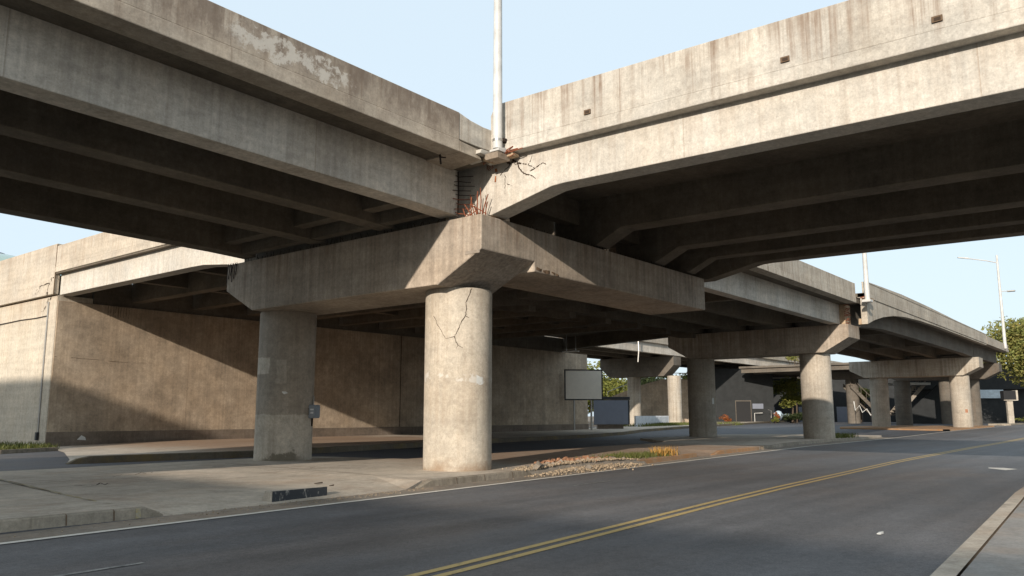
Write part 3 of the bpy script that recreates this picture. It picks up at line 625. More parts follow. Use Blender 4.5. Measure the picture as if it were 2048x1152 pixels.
# ragged starter bars along the cap tops
mb = MB(); r = random.Random(3)
for y in [-.5 + .16*k for k in range(58)]:
    if r.random() < .25: continue
    h = r.uniform(.05,.2) * (1.6 if r.random() < .12 else 1)
    mb.tube([(-1.28, y, 6.68), (-1.28 + r.uniform(-.05,.05), y + r.uniform(-.07,.07), 6.69 + h)], .011, 4)
o = obj('starter_bars', mb, M['rebar_d'], cap1); o['kind'] = 'stuff'
mb = MB()
for x in [.6 + .17*k for k in range(50)]:
    if r.random() < .3: continue
    mb.tube([(x, -1.92, 6.66), (x + r.uniform(-.06,.06), -1.93, 6.7 + r.uniform(.03,.11))], .011, 4)
o = obj('starter_bars', mb, M['rebar_d'], p1); o['kind'] = 'stuff'
for i in range(6):
    r = random.Random(200+i); y = 8.95 + .1*i
    bar([(-1.39, y, 6.72), (-1.42, y + r.uniform(-.05,.05), 6.5), (-1.4, y + .05, 6.3 - .12*(i % 3))], .014, M['rebar_d'], cap1)
# rust and torn bars at the second pier
obj('end_block', MB().box(34.5,35.6,-.3,.05,7.1,8.35), M['warm'], d2, .02)
for i in range(9):
    r = random.Random(300+i); z = 7.15 + .13*i
    bar([(34.25 + r.uniform(-.3,.3), -.42, z), (34.5, -.48, z + r.uniform(-.1,.1)), (34.9 + r.uniform(-.2,.4), -.44, z + r.uniform(-.1,.15))], .03, M['rebar'], d2)
obj('broken_edge', chunk((35.2,-1.5,8.55), .7, .25, .12, 7), M['warm'], d3); obj('broken_edge', chunk((35.8,-1.0,7.3), .25, .3, .2, 8), M['warm'], d3)
for i in range(4): bar([(34.3+.3*i,-1.3,8.6),(34.5+.3*i,-1.55,8.7 - .1*(i%2)),(34.9+.3*i,-1.65,8.55)], .03, M['rebar'], d3)

# ------------------------------------------------------------------ retaining wall and wing wall
W = thing('retaining_wall', 'long ochre retaining wall under the rear overpass span, dark plinth along its foot', 'retaining wall', (25,29,0))
wl = obj('wall', MB().box(.85,49.65,28.62,29.6,-.1,7.42), M['wall'], W, .03)
obj('plinth', MB().box(.82,49.68,28.56,28.63,-.1,.76), M['plinth'], W, .012)
obj('joint', MB().box(24.85,24.91,28.612,28.63,.77,7.4), M['crack'], wl)
mb = MB()
for i in range(9): 
    r = random.Random(400+i); x = 3.4 + i*.14
    mb.ribbon([(x,28.62,7.4),(x + r.uniform(-.03,.03),28.62,7.15),(x,28.62,6.95 - r.uniform(0,.35))], ny, .03, .01, .006, 3, i)
obj('stain', mb, M['crack_soft'], wl)
obj('crack', MB().ribbon([(.9,28.62,4.55),(2.6,28.62,4.5),(4.6,28.62,4.42),(6.0,28.62,4.46)], ny, .02, .02, .005, 5, 2), M['crack_soft'], wl)
obj('paper_scrap', MB().add([(2.3,28.545,.36),(2.75,28.545,.32),(2.7,28.545,.48),(2.5,28.545,.58)], [(0,1,2,3)]), M['signw'], W)
WW = thing('wing_wall', 'sunlit pale abutment wing wall at far left with stepped parapet and trailing cable', 'wing wall', (1.5,40,0))
ww = obj('wall', MB().box(.8,2.6,28.66,70,-.1,7.7), M['wing'], WW, .03)
par = obj('parapet', MB().box(.58,.84,28.64,70,7.72,10.35), M['conc_r'], WW, .02)
obj('joint', MB().box(.572,.60,28.6,28.645,7.7,10.3), M['crack_soft'], WW)
obj('edge_shadow_gap', MB().box(.79,.84,28.7,70,7.66,7.722), M['crack_soft'], WW)  # dark strip painted as the shadow line below the parapet
wx = .565
for i, (pl, w, x) in enumerate([([(28.56,8.58),(29.0,8.58),(28.95,8.44),(29.28,8.23),(29.38,7.8)], .07, .58), ([(29.18,8.33),(30.19,8.3),(30.74,8.1),(30.82,7.88)], .05, .58), ([(30.19,8.3),(30.52,8.02),(30.65,7.87)], .035, .58),
                      ([(29.38,7.9),(29.3,7.72)], .14, .58), ([(29.69,7.6),(29.96,7.2),(30.23,6.97)], .05, .8), ([(30.2,7.0),(30.5,6.93)], .03, .8), ([(29.3,7.66),(29.55,7.5)], .1, .8)]):
    obj('crack', MB().ribbon([(x, y, z) for y, z in pl], nx, w, .03, .008, 4, i), M['crack'], WW)
obj('joint', MB().ribbon([(.8,29.72,7.6),(.8,29.7,4),(.8,29.7,.3)], nx, .03, .0, .006, 2, 1), M['crack_soft'], ww)
cb = tag(obj('hanging_cable', MB().tube([(.76,29.64,6.68),(.75,31,6.66),(.75,33,6.7),(.74,36,6.66),(.74,40,6.5)], .025, 6), M['rebar_d']), 'thin black cable strung across the sunlit wing wall below its parapet', 'cable')
cd = thing('conduit', 'narrow steel conduit with a small black outlet running down the wing wall corner', 'conduit', (.75,29.5,.1))
obj('pipe', MB().tube([(.76,29.55,7.4),(.76,29.5,3),(.76,29.45,.7)], .035, 6), M['steel'], cd)
obj('outlet', MB().box(.66,.8,29.36,29.56,.35,.75), M['signframe'], cd, .02)
# rounded green-glazed roof behind the wing wall
dm = thing('glazed_dome', 'curved green glazed roof peeking over the parapet at far left', 'dome', (28,126,0))
R = []
for k in range(10):
    a = math.pi/2 * k/9; R.append([(28 + 13*math.cos(a)*math.cos(t), 126 + 13*math.cos(a)*math.sin(t), 22 + 4.2*math.sin(a)) for t in [2*math.pi*j/28 for j in range(28)]])
obj('roof', MB().rings(R[:9]), M['dome'], dm, 0, .6)
obj('roof_edge', MB().rings([[(28 + 3*math.cos(t), 126 + 3*math.sin(t), z) for t in [2*math.pi*j/28 for j in range(28)]] for z in (25.9,26.5)]), M['dome_f'], dm)
obj('drum', MB().cyl(28,126,0,22,12.6,n=28), M['facade'], dm)

# ------------------------------------------------------------------ lamp posts
lp = thing('lamp_post', 'tall white lamp post standing on the broken corner between the two near spans', 'lamp post', (-1.47,-2.62,8.2), 'lamp posts')
obj('pole', MB().rings([[(-1.47 + r*math.cos(2*math.pi*k/20), -2.62 + r*math.sin(2*math.pi*k/20), z) for k in range(20)] for z, r in ((8.25,.125),(8.9,.12),(13,.105),(18,.085))]), M['galv'], lp, 0, .5)
obj('base_plate', MB().hexa([(-1.6,-2.76,8.16),(-1.3,-2.76,8.16),(-1.3,-2.46,8.16),(-1.6,-2.46,8.16)],[(-1.6,-2.76,8.22),(-1.3,-2.76,8.3),(-1.3,-2.46,8.3),(-1.6,-2.46,8.22)]), M['galv'], lp, .012)
obj('bracket', MB().hexa([(-1.55,-2.7,8.0),(-1.1,-2.7,8.0),(-1.1,-2.3,8.0),(-1.55,-2.3,8.0)], [(-1.62,-2.75,8.13),(-1.05,-2.75,8.13),(-1.05,-2.25,8.13),(-1.62,-2.25,8.13)]), M['cap'], lp)
obj('collar', MB().cyl(-1.47,-2.62,8.44,8.5,.132,n=20), M['steel'], lp)
obj('clamp', MB().box(-1.36,-1.22,-2.74,-2.62,8.45,8.56), M['rebar_d'], lp, .02)
obj('arm', MB().tube([(-1.47,-2.62,17.8),(-1.45,-1.5,18.4),(-1.45,.2,18.6)], .05, 8), M['galv'], lp)
obj('lamp_head', MB().box(-1.6,-1.3,.2,.95,18.52,18.68), M['galv'], lp, .04)
lp2 = thing('lamp_post', 'slim white lamp post rising at the rusted joint above the second pier', 'lamp post', (34.3,-1.7,8.4), 'lamp posts')
obj('pole', MB().rings([[(34.3 + r*math.cos(2*math.pi*k/14), -1.72 + r*math.sin(2*math.pi*k/14), z) for k in range(14)] for z, r in ((8.45,.15),(10,.14),(19,.09))]), M['galv'], lp2, 0, .6)
obj('base_plate', MB().box(34.05,34.6,-1.95,-1.45,8.3,8.45), M['galv'], lp2, .02)
obj('arm', MB().tube([(34.3,-1.72,18.9),(34.3,-.5,19.4),(34.3,1,19.5)], .05, 8), M['galv'], lp2)
obj('lamp_head', MB().box(34.15,34.45,1,1.7,19.42,19.56), M['galv'], lp2, .04)
lp3 = thing('lamp_post', 'far two armed street lamp beside the tree at the end of the parapet', 'lamp post', (89,-1.25,9.3), 'lamp posts')
obj('pole', MB().rings([[(89 + r*math.cos(2*math.pi*k/12), -1.5 + r*math.sin(2*math.pi*k/12), z) for k in range(12)] for z, r in ((9.0,.17),(14,.15),(19.7,.11))]), M['galv'], lp3, 0, .6)
obj('arm', MB().tube([(89,-1.5,18.8),(88.2,-.5,19.05),(87.1,1.2,19.35)], .06, 8), M['galv'], lp3)
obj('lamp_head', MB().hexa([(87.1,1.0,19.28),(87.3,1.1,19.28),(86.6,2.1,19.42),(86.4,2.0,19.42)], [(87.1,1.0,19.42),(87.3,1.1,19.42),(86.6,2.1,19.52),(86.4,2.0,19.52)]), M['galv'], lp3)
obj('lower_arm', MB().tube([(89,-1.5,15.5),(89.6,-2.2,15.55)], .05, 8), M['galv'], lp3)
obj('lower_lamp', MB().box(89.4,89.9,-2.9,-2.1,15.45,15.6), M['steel'], lp3, .04)

# ------------------------------------------------------------------ electrical box on the shaded column
eb = thing('electrical_box', 'grey electrical box strapped to the side of the shaded patched column', 'electrical box', (.58,6.95,1.5))
ca, cy0 = math.radians(-58), 7.852
bc = Vector((math.cos(ca), math.sin(ca), 0)); tn = Vector((-bc.y, bc.x, 0))
def eb_pt(d, t, z): q = Vector((0, cy0, 0)) + bc*d + tn*t; return (q.x, q.y, z)
obj('case', MB().hexa([eb_pt(.9,-.2,1.5),eb_pt(1.14,-.2,1.5),eb_pt(1.14,.2,1.5),eb_pt(.9,.2,1.5)], [eb_pt(.9,-.2,1.94),eb_pt(1.14,-.2,1.94),eb_pt(1.14,.2,1.94),eb_pt(.9,.2,1.94)]), M['boxg'], eb, .012)
obj('door', MB().hexa([eb_pt(1.142,-.17,1.53),eb_pt(1.165,-.17,1.53),eb_pt(1.165,.17,1.53),eb_pt(1.142,.17,1.53)], [eb_pt(1.142,-.17,1.91),eb_pt(1.165,-.17,1.91),eb_pt(1.165,.17,1.91),eb_pt(1.142,.17,1.91)]), M['boxg'], eb, .008)
# the side that faces the road carries a cover with two small plates
ES = -.2
obj('cover', MB().hexa([eb_pt(.93,-.226,1.53),eb_pt(1.12,-.226,1.53),eb_pt(1.12,-.202,1.53),eb_pt(.93,-.202,1.53)], [eb_pt(.93,-.226,1.91),eb_pt(1.12,-.226,1.91),eb_pt(1.12,-.202,1.91),eb_pt(.93,-.202,1.91)]), M['boxg'], eb, .006)
obj('label_plate', MB().hexa([eb_pt(.97,-.232,1.76),eb_pt(1.09,-.232,1.76),eb_pt(1.09,-.227,1.76),eb_pt(.97,-.227,1.76)], [eb_pt(.97,-.232,1.81),eb_pt(1.09,-.232,1.81),eb_pt(1.09,-.227,1.81),eb_pt(.97,-.227,1.81)]), M['boxlab'], eb)
obj('label_plate', MB().hexa([eb_pt(.98,-.232,1.65),eb_pt(1.08,-.232,1.65),eb_pt(1.08,-.227,1.65),eb_pt(.98,-.227,1.65)], [eb_pt(.98,-.232,1.71),eb_pt(1.08,-.232,1.71),eb_pt(1.08,-.227,1.71),eb_pt(.98,-.227,1.71)]), M['boxlab'], eb)
obj('conduit', MB().tube([eb_pt(.97,.05,1.9),eb_pt(.97,.05,2.2),eb_pt(.95,.05,2.25)], .022, 8), M['steel'], eb)
obj('conduit', MB().tube([eb_pt(.96,.02,1.5),eb_pt(.955,.03,1.38),eb_pt(.94,.05,1.24)], .03, 8), M['rebar_d'], eb)
for z in (1.58,1.86): obj('strap', MB().hexa([eb_pt(.88,-.27,z-.02),eb_pt(.93,-.27,z-.02),eb_pt(.93,-.2,z-.02),eb_pt(.88,-.2,z-.02)], [eb_pt(.88,-.27,z+.02),eb_pt(.93,-.27,z+.02),eb_pt(.93,-.2,z+.02),eb_pt(.88,-.2,z+.02)]), M['steel'], eb)

# ------------------------------------------------------------------ signboards and things behind
def frame_pts(c, dirx, w):      # unit along-board direction
    d = Vector((dirx[0], dirx[1], 0)).normalized(); return d, Vector((-d.y, d.x, 0))
def board(c, d, n, w, z0, z1, t, off=0):
    P = lambda s, k, z: tuple(Vector((c[0], c[1], 0)) + d*s + n*k + Vector((0,0,z)))
    return MB().hexa([P(-w,off,z0),P(w,off,z0),P(w,off+t,z0),P(-w,off+t,z0)], [P(-w,off,z1),P(w,off,z1),P(w,off+t,z1),P(-w,off+t,z1)])
sb = thing('signboard', 'blank beige signboard with black frame on two steel posts by the inner road', 'signboard', (46.5,27.4,.15))
d, n = frame_pts(None, (.70,-.714), 0)
if n.dot(Vector((1,1,0))) < 0: n = -n
cb0 = (46.25,26.8)
obj('panel', board(cb0, d, n, 1.68, 3.07, 5.68, .03, -.03), M['sign'], sb)
fr = obj('frame', board(cb0, d, n, 1.78, 2.97, 5.78, .1, .005), M['signframe'], sb, .02)
for s0, s1, z0, z1 in ((-1.79,-1.69,2.96,5.79),(1.69,1.79,2.96,5.79)):
    P = lambda s, k, z: tuple(Vector((*cb0, 0)) + d*s + n*k + Vector((0,0,z)))
    obj('rail', MB().hexa([P(s0,-.05,z0),P(s1,-.05,z0),P(s1,.12,z0),P(s0,.12,z0)], [P(s0,-.05,z1),P(s1,-.05,z1),P(s1,.12,z1),P(s0,.12,z1)]), M['signframe'], sb)
for z0, z1 in ((2.96,3.065),(5.685,5.79)):
    obj('rail', board(cb0, d, n, 1.685, z0, z1, .17, -.05), M['signframe'], sb)
for s in (-.9,.72):
    q = Vector((*cb0, 0)) + d*s + n*.16
    obj('post', MB().cyl(q.x, q.y, .1, 5.5, .095, n=10), M['steel'], sb, 0, .6)
hb = thing('hoarding', 'dark slate grey hoarding panel on a low block behind the signboard', 'hoarding', (53,29,.2))
ch = (52.5,27.8)
obj('panel', board(ch, d, n, 1.72, .72, 3.05, .06, -.07), M['hoard'], hb)
obj('top_beam', board(ch, d, n, 1.95, 3.1, 3.4, .14), M['signframe'], hb, .02)
obj('back_sheet', board((ch[0]+d.x*.1, ch[1]+d.y*.1), d, n, 1.8, .68, 3.08, .1, .02), M['signframe'], hb)
obj('plinth', board((ch[0]+.1, ch[1]+.1), d, n, 1.3, .1, .66, .5, .1), M['plinth'], hb)
cf = thing('corrugated_fence', 'low white corrugated metal fence in front of the background pier columns', 'fence', (68,32,.3))
a, b = Vector((62,30.5,0)), Vector((74.2,33.0,0)); mb = MB(); L = 96; vs = []
nn = Vector((-(b-a).y, (b-a).x, 0)).normalized()
for i in range(L + 1):
    q = a.lerp(b, i/L) + nn * (.05 * (1 if i % 4 < 2 else -1)); vs += [(q.x, q.y, .2), (q.x, q.y, 1.52)]
obj('sheet', mb.add(vs, [(2*i, 2*i+2, 2*i+3, 2*i+1) for i in range(L)]), M['wpanel'], cf)
for i in range(5):
    q = a.lerp(b, i/4) + nn*.12; obj('post', MB().box(q.x-.06,q.x+.06,q.y-.04,q.y+.06,.1,1.5), M['steel'], cf)
obj('rail', MB().tube([tuple(a + nn*.09 + Vector((0,0,1.35))), tuple(b + nn*.09 + Vector((0,0,1.35)))], .03, 6), M['steel'], cf)
tl = thing('tube_light', 'white tube light hanging under the dark rear deck above the signboard', 'tube light', (43.2,26,7.6))
obj('diffuser', MB().box(43.05,43.3,25.2,26.9,7.18,7.28), M['tubew'], tl, .02); obj('hanger', MB().box(43.12,43.2,25.5,25.56,7.28,8.76), M['steel'], tl); obj('hanger', MB().box(43.12,43.2,26.5,26.56,7.28,8.76), M['steel'], tl)
pp = tag(obj('drain_pipe', MB().tube([(72.6,36.1,11.2),(72.6,36.05,9.6),(72.6,36.2,8.2)], .09, 8), M['steel']), 'thin drain pipe hanging down the background span fascia', 'drain pipe')

# dark building with doorway behind second pier
bd = thing('dark_building', 'dark flat fronted building with a black doorway beyond the second pier', 'building', (113,38,0))
dbd = Vector((-.78,.62,0)); 
def bldP(s, k, z): return (107 + .62*0 + 4*0 + s*(.627) + k*.779, 37 - s*.779 + k*.627, z)
obj('wall', MB().hexa([bldP(-5.5,0,.1),bldP(4.6,0,.1),bldP(4.6,8,.1),bldP(-5.5,8,.1)], [bldP(-5.5,0,8.9),bldP(4.6,0,8.9),bldP(4.6,8,8.9),bldP(-5.5,8,8.9)]), M['bld'], bd)
dr = obj('door', MB().hexa([bldP(-1.4,-.06,.3),bldP(.9,-.06,.3),bldP(.9,.1,.3),bldP(-1.4,.1,.3)], [bldP(-1.4,-.06,3.75),bldP(.9,-.06,3.75),bldP(.9,.1,3.75),bldP(-1.4,.1,3.75)]), M['door'], bd)
for s0, s1, z0, z1 in ((-1.5,-1.4,.3,3.9),(.9,1.0,.3,3.9),(-1.4,.9,3.76,3.9)):
    obj('frame', MB().hexa([bldP(s0,-.09,z0),bldP(s1,-.09,z0),bldP(s1,.05,z0),bldP(s0,.05,z0)], [bldP(s0,-.09,z1),bldP(s1,-.09,z1),bldP(s1,.05,z1),bldP(s0,.05,z1)]), M['far_dark'], dr)
obj('sign_plate', MB().hexa([bldP(1.2,-.1,2.6),bldP(2.9,-.1,2.6),bldP(2.9,.02,2.6),bldP(1.2,.02,2.6)], [bldP(1.2,-.1,3.4),bldP(2.9,-.1,3.4),bldP(2.9,.02,3.4),bldP(1.2,.02,3.4)]), M['hoard'], bd)
hr = tag(obj('handrail', MB().tube([bldP(1.25,-.8,.2),bldP(1.25,-.8,1.9),bldP(2.5,-.8,1.95)], .05, 6), M['signw']), 'bent white handrail by the black doorway', 'handrail')
mp = thing('covered_motorbike', 'parked motorbike under a pale blue cover among the shrubs', 'motorbike', (108,33,.3))
def blob(c, r, seed, n=10, m=7, amp=.3):
    rd = random.Random(seed); R = []
    for j in range(m):
        a = -math.pi/2 + math.pi*(j + .5)/m; R.append([(c[0] + r[0]*math.cos(a)*math.cos(2*math.pi*i/n)*(1+rd.uniform(-amp,amp)), c[1] + r[1]*math.cos(a)*math.sin(2*math.pi*i/n)*(1+rd.uniform(-amp,amp)), c[2] + r[2]*math.sin(a)) for i in range(n)])
    return MB().rings(R)
q = bldP(4.6,-2,0); q2 = bldP(6.0,-2,0)
obj('cover', blob((q[0],q[1],1.55), (.75,.75,.75), 4), M['tarp'], mp, 0, 1.5); obj('seat_cover', blob((q2[0],q2[1],1.35), (.75,.75,.5), 9), M['tarp'], mp, 0, 1.5)
for s in (4.1,6.6):
    c = bldP(s,-2,.85); mbw = MB(); n1 = 16
    tv = Vector((.627,-.779,0))
    obj('wheel', mbw.tube([tuple(Vector(c) + tv*.42*math.cos(2*math.pi*k/n1) + Vector((0,0,.42*math.sin(2*math.pi*k/n1)))) for k in range(n1+1)], .08, 6), M['door'], mp)
obj('handlebar', MB().tube([bldP(3.0,-2,2.45),bldP(3.5,-2,2.3),bldP(3.45,-2,1.2)], .05, 6), M['steel'], mp)

# low dark sheds closing the far views
def shed(label, a, b, depth, h):
    a, b = Vector((*a, 0)), Vector((*b, 0)); t = thing('shed', label, 'shed', tuple((a+b)/2), 'far dark sheds'); d = (b-a).normalized(); n = Vector((d.y,-d.x,0))
    if n.x < 0: n = -n
    up = lambda p, z: (p.x, p.y, z)
    o = obj('wall', MB().hexa([up(a,.1),up(b,.1),up(b+n*depth,.1),up(a+n*depth,.1)], [up(a,h),up(b,h),up(b+n*depth,h),up(a+n*depth,h)]), M['bld'], t)
    obj('roof', MB().hexa([up(a-n*.3,h+.01),up(b-n*.3,h+.01),up(b+n*depth,h+.01),up(a+n*depth,h+.01)], [up(a-n*.3,h+.3),up(b-n*.3,h+.3),up(b+n*depth,h+1.2),up(a+n*depth,h+1.2)]), M['far_dark'], t)
    L = (b-a).length; k = 3.0
    while k < L - 3:
        p = a + d*k - n*.04; obj('shutter', MB().hexa([up(p,.3),up(p+d*2.4,.3),up(p+d*2.4+n*.03,.3),up(p+n*.03,.3)], [up(p,3.1),up(p+d*2.4,3.1),up(p+d*2.4+n*.03,3.1),up(p+n*.03,3.1)]), M['hoard'], t); k += 6.5
shed('long dark shed behind the stairs and the shrubs', (128,46), (142,16), 12, 8.2)
shed('dark shed filling the view behind the third pier and shopfront', (143,15.5), (150,-6), 12, 8.6)
shed('dark shed beyond the background pier', (150,78), (142,52), 10, 7.5)
# outside stairs seen between the third-pier columns
def stair(label, pts, w, base, mat, treads=14):
    """pts: two points (x, y, z) low -> high; w: width vector"""
    s = thing('staircase', label, 'staircase', base, 'outdoor stairs')
    a, b = Vector(pts[0]), Vector(pts[1]); w = Vector(w)
    up = Vector((0,0,1))
    for k, off in ((0, w*0), (1, w)):
        t = w.normalized()*.2
        obj('stringer', MB().hexa([tuple(a+off), tuple(b+off), tuple(b+off+t), tuple(a+off+t)], [tuple(a+off+up*.7), tuple(b+off+up*.7), tuple(b+off+t+up*.7), tuple(a+off+t+up*.7)]), mat, s)
    mb = MB()
    for i in range(treads):
        q = a.lerp(b, (i+.5)/treads) + up*.45; d = (b - a)*(1/treads)*.55; d.z = 0
        q0, q1 = q - d, q + d; mb.hexa([tuple(q0), tuple(q1), tuple(q1+w), tuple(q0+w)], [tuple(p + up*.1) for p in (q0, q1, q1+w, q0+w)])
    obj('steps', mb, mat, s)
    r0, r1 = a + up*1.7, b + up*1.7
    obj('handrail', MB().tube([tuple(r0), tuple(r1)], .06, 6), mat, s)
    for i in range(7):
        q = a.lerp(b, i/6); obj('baluster', MB().tube([tuple(q + up*.6), tuple(q + up*1.7)], .035, 5), mat, s)
    return s
stair('dark concrete stairs descending to the right behind the third pier', ((111,17.6,.9),(108.6,21.2,5.6)), (2.0,1.6,0), (110,19,.4), M['far_dark'])
s2 = stair('pale edged stairs rising to the right toward a landing behind the third pier', ((112.6,16.2,1.0),(115.6,12.5,6.0)), (2.2,1.7,0), (114,14,.4), M['stair'])
obj('landing', MB().hexa([(112.0,15.6,6.0),(115.2,11.8,6.0),(118,13.8,6.0),(115,17.6,6.0)], [(112.0,15.6,6.35),(115.2,11.8,6.35),(118,13.8,6.35),(115,17.6,6.35)]), M['signw'], s2)
obj('side_wall', MB().hexa([(113.6,15.6,.4),(118.8,9.4,.4),(119,9.6,.4),(113.8,15.8,.4)], [(113.6,15.6,1.2),(117.2,11.3,6.0),(117.4,11.5,6.0),(113.8,15.8,1.2)]), M['bld'], s2)
tr = MB()
wr = thing('white_railing', 'white zigzag railing under the dark stairs behind the third pier', 'railing', (109,18.5,.5))
zp = [(107.6,20.6,3.6),(107.7,20.5,2.3),(108.1,20.0,3.0),(108.3,19.7,2.0),(108.8,19.2,2.5),(109.1,18.8,1.6),(109.5,18.4,2.0),(109.8,18.0,1.2)]
obj('rail', MB().tube(zp, .07, 5), M['signw'], wr)
for q in zp[1::2]: obj('post', MB().tube([q, (q[0], q[1], .3)], .03, 5), M['door'], wr)
sf = thing('glass_shopfront', 'pale blue lit shopfront strip seen past the third pier column', 'shopfront', (128,7,3))
obj('glazing', MB().hexa([(126.5,8.6,4.2),(129.6,4.6,4.2),(129.8,4.8,4.2),(126.7,8.8,4.2)], [(126.5,8.6,5.5),(129.6,4.6,5.5),(129.8,4.8,5.5),(126.7,8.8,5.5)]), M['glass'], sf)
obj('wall', MB().hexa([(122,14.7,.3),(133,.7,.3),(137,3.9,.3),(126,17.9,.3)], [(122,14.7,4.1),(133,.7,4.1),(137,3.9,4.1),(126,17.9,4.1)]), M['bld'], sf)
obj('upper_wall', MB().hexa([(122,14.7,5.6),(133,.7,5.6),(137,3.9,5.6),(126,17.9,5.6)], [(122,14.7,9.5),(133,.7,9.5),(137,3.9,9.5),(126,17.9,9.5)]), M['bld'], sf)
obj('recess', MB().hexa([(123,15.5,4.1),(133.6,1.6,4.1),(136.5,3.9,4.1),(126,17.2,4.1)], [(123,15.5,5.6),(133.6,1.6,5.6),(136.5,3.9,5.6),(126,17.2,5.6)]), M['bld'], sf)
ow = tag(obj('garden_wall', MB().hexa([(124,1.2,.3),(131,-8,.3),(131.3,-7.8,.3),(124.3,1.4,.3)], [(124,1.2,2.1),(131,-8,2.1),(131.3,-7.8,2.1),(124.3,1.4,2.1)]), M['brick']), 'low ochre garden wall behind the clipped hedge beside the far road', 'wall')
cbx = thing('post_box', 'grey box on a pale square post at the far kerb under the tree', 'roadside cabinet', (105,.9,.5))
px, py = 105.2,.75
cD = Vector((.627,-.779,0)); cN = Vector((.779,.627,0))
def cP(s, k, z): q = Vector((px,py,0)) + cD*s + cN*k; return (q.x, q.y, z)
obj('post', MB().hexa([cP(-.36,-.2,.5),cP(.36,-.2,.5),cP(.36,.2,.5),cP(-.36,.2,.5)], [cP(-.36,-.2,3.55),cP(.36,-.2,3.55),cP(.36,.2,3.55),cP(-.36,.2,3.55)]), M['far'], cbx, .03)
obj('box', MB().hexa([cP(-.85,-.4,3.56),cP(.7,-.4,3.56),cP(.7,.4,3.56),cP(-.85,.4,3.56)], [cP(-.85,-.4,4.7),cP(.7,-.4,4.7),cP(.7,.4,4.7),cP(-.85,.4,4.7)]), M['door'], cbx, .03)
obj('side_trim', MB().hexa([cP(.71,-.42,3.45),cP(.95,-.42,3.45),cP(.95,.42,3.45),cP(.71,.42,3.45)], [cP(.71,-.42,4.75),cP(.95,-.42,4.75),cP(.95,.42,4.75),cP(.71,.42,4.75)]), M['far'], cbx)
obj('bottom_trim', MB().hexa([cP(-.87,-.43,3.44),cP(.7,-.43,3.44),cP(.7,-.3,3.44),cP(-.87,-.3,3.44)], [cP(-.87,-.43,3.55),cP(.7,-.43,3.55),cP(.7,-.3,3.55),cP(-.87,-.3,3.55)]), M['far'], cbx)
# brown bank wall with railing behind the background pier
bw = thing('ramp_wall', 'brown ramp wall with sloping steel railing between the background pier columns', 'ramp wall', (104,46,0))
obj('wall', MB().rings([[(x, y, .1), (x + .8, y + .6, .1), (x + .8, y + .6, z), (x, y, z)] for x, y, z in ((92,53,4.2),(96,49.5,6.2),(98.5,47,7.2),(108,38.5,7.2))]), M['brick'] if False else M['wall'], bw)
obj('railing', MB().tube([(92,52.9,5.2),(96,49.4,7.2),(98.5,46.9,8.2),(108,38.4,8.2)], .06, 5), M['steel'], bw)
for x, y, z in ((92,52.9,4.2),(94,51.2,5.2),(96,49.4,6.2),(98.5,46.9,7.2),(101,44.6,7.2)): obj('rail_post', MB().tube([(x,y,z),(x,y,z+1)], .05, 5), M['steel'], bw)

# ------------------------------------------------------------------ vegetation
def leaves(center, radii, count, size, seed, lobes=9, bottom=-.7, squash=1):
    """leaf faces gathered in clumps over an uneven crown"""
    rd = random.Random(seed); mb = MB(); cl = []
    for i in range(lobes):
        while True:
            v = Vector((rd.uniform(-1,1), rd.uniform(-1,1), rd.uniform(bottom,1)))
            if .25 < v.length < 1: break
        cl.append((Vector(center) + Vector((v.x*radii[0]*.72, v.y*radii[1]*.72, v.z*radii[2]*.72)), rd.uniform(.28,.5)))
    V = []; F = []
    for i in range(count):
        c, k = rd.choice(cl)
        d = Vector((rd.gauss(0,1), rd.gauss(0,1), rd.gauss(0,1))).normalized() * (rd.random() ** .4)
        p = c + Vector((d.x*radii[0]*k, d.y*radii[1]*k, d.z*radii[2]*k*.8))
        a = Vector((rd.gauss(0,1), rd.gauss(0,1), rd.gauss(0,.6))).normalized(); b = a.cross(Vector((rd.gauss(0,1), rd.gauss(0,1), rd.gauss(0,1)))).normalized()
        s = size * rd.uniform(.6,1.3); n0 = len(V)
        V += [tuple(p - a*s), tuple(p + b*s*.45), tuple(p + a*s), tuple(p - b*s*.45)]; F.append((n0, n0+1, n0+2, n0+3))
    return mb.add(V, F), cl
def tree(label, base, h, radii, count, leaf, seed, mat, trunk_r=.22, lobes=14, group='background trees', cz=None):
    t = thing('tree', label, 'tree', base, group)
    c = (base[0], base[1], base[2] + (cz or h - radii[2]))
    mb, cl = leaves(c, radii, count, leaf, seed, lobes)
    obj('crown', mb, mat, t)
    tm = MB(); b = Vector(base); top = Vector(c)
    tm.tube([tuple(b), tuple(b.lerp(top, .5) + Vector((.15,-.1,0))), tuple(top)], [trunk_r, trunk_r*.75, trunk_r*.4], 8)
    st = b.lerp(top, .55)
    for q, k in cl[:9]: tm.tube([tuple(st), tuple(st.lerp(q, .5) + Vector((0,0,.2))), tuple(q)], [trunk_r*.42, trunk_r*.28, trunk_r*.1], 5)
    obj('trunk', tm, M['bark'], t, 0, 1)
    return t
tree('large autumn tinted tree overhanging the far roadside post box at right', (112,-1.6,.4), 15.5, (6.4,6.4,6.4), 16000, .25, 1, M['leaf_a'], .34, 34, cz=9.4)
tree('bright yellow green tree framed between the wall end and the background pier', (106,64,0), 11.5, (8.5,8.5,5.6), 8000, .34, 2, M['leaf_g'], .3, 20)
tree('sunlit leafy tree showing above the dark building behind the second pier', (112,47.5,0), 10.5, (3.4,3.4,3), 2600, .25, 3, M['leaf_g'], .2, 10)
tree('dark green tree rising behind the ramp wall between the background columns', (122,60,0), 12, (7,7,5.2), 4000, .36, 4, M['leaf_d'], .3, 16)
tree('rounded yellow green tree just left of the second pier lit column', (118,33.5,.3), 8.2, (3.2,3.2,3.2), 3000, .24, 5, M['leaf_g'], .2, 12)
tree('brownish tree glimpsed over the dark stairs', (126,25,.3), 6.5, (2,2,2), 900, .24, 6, M['leaf_a'], .2, 10)
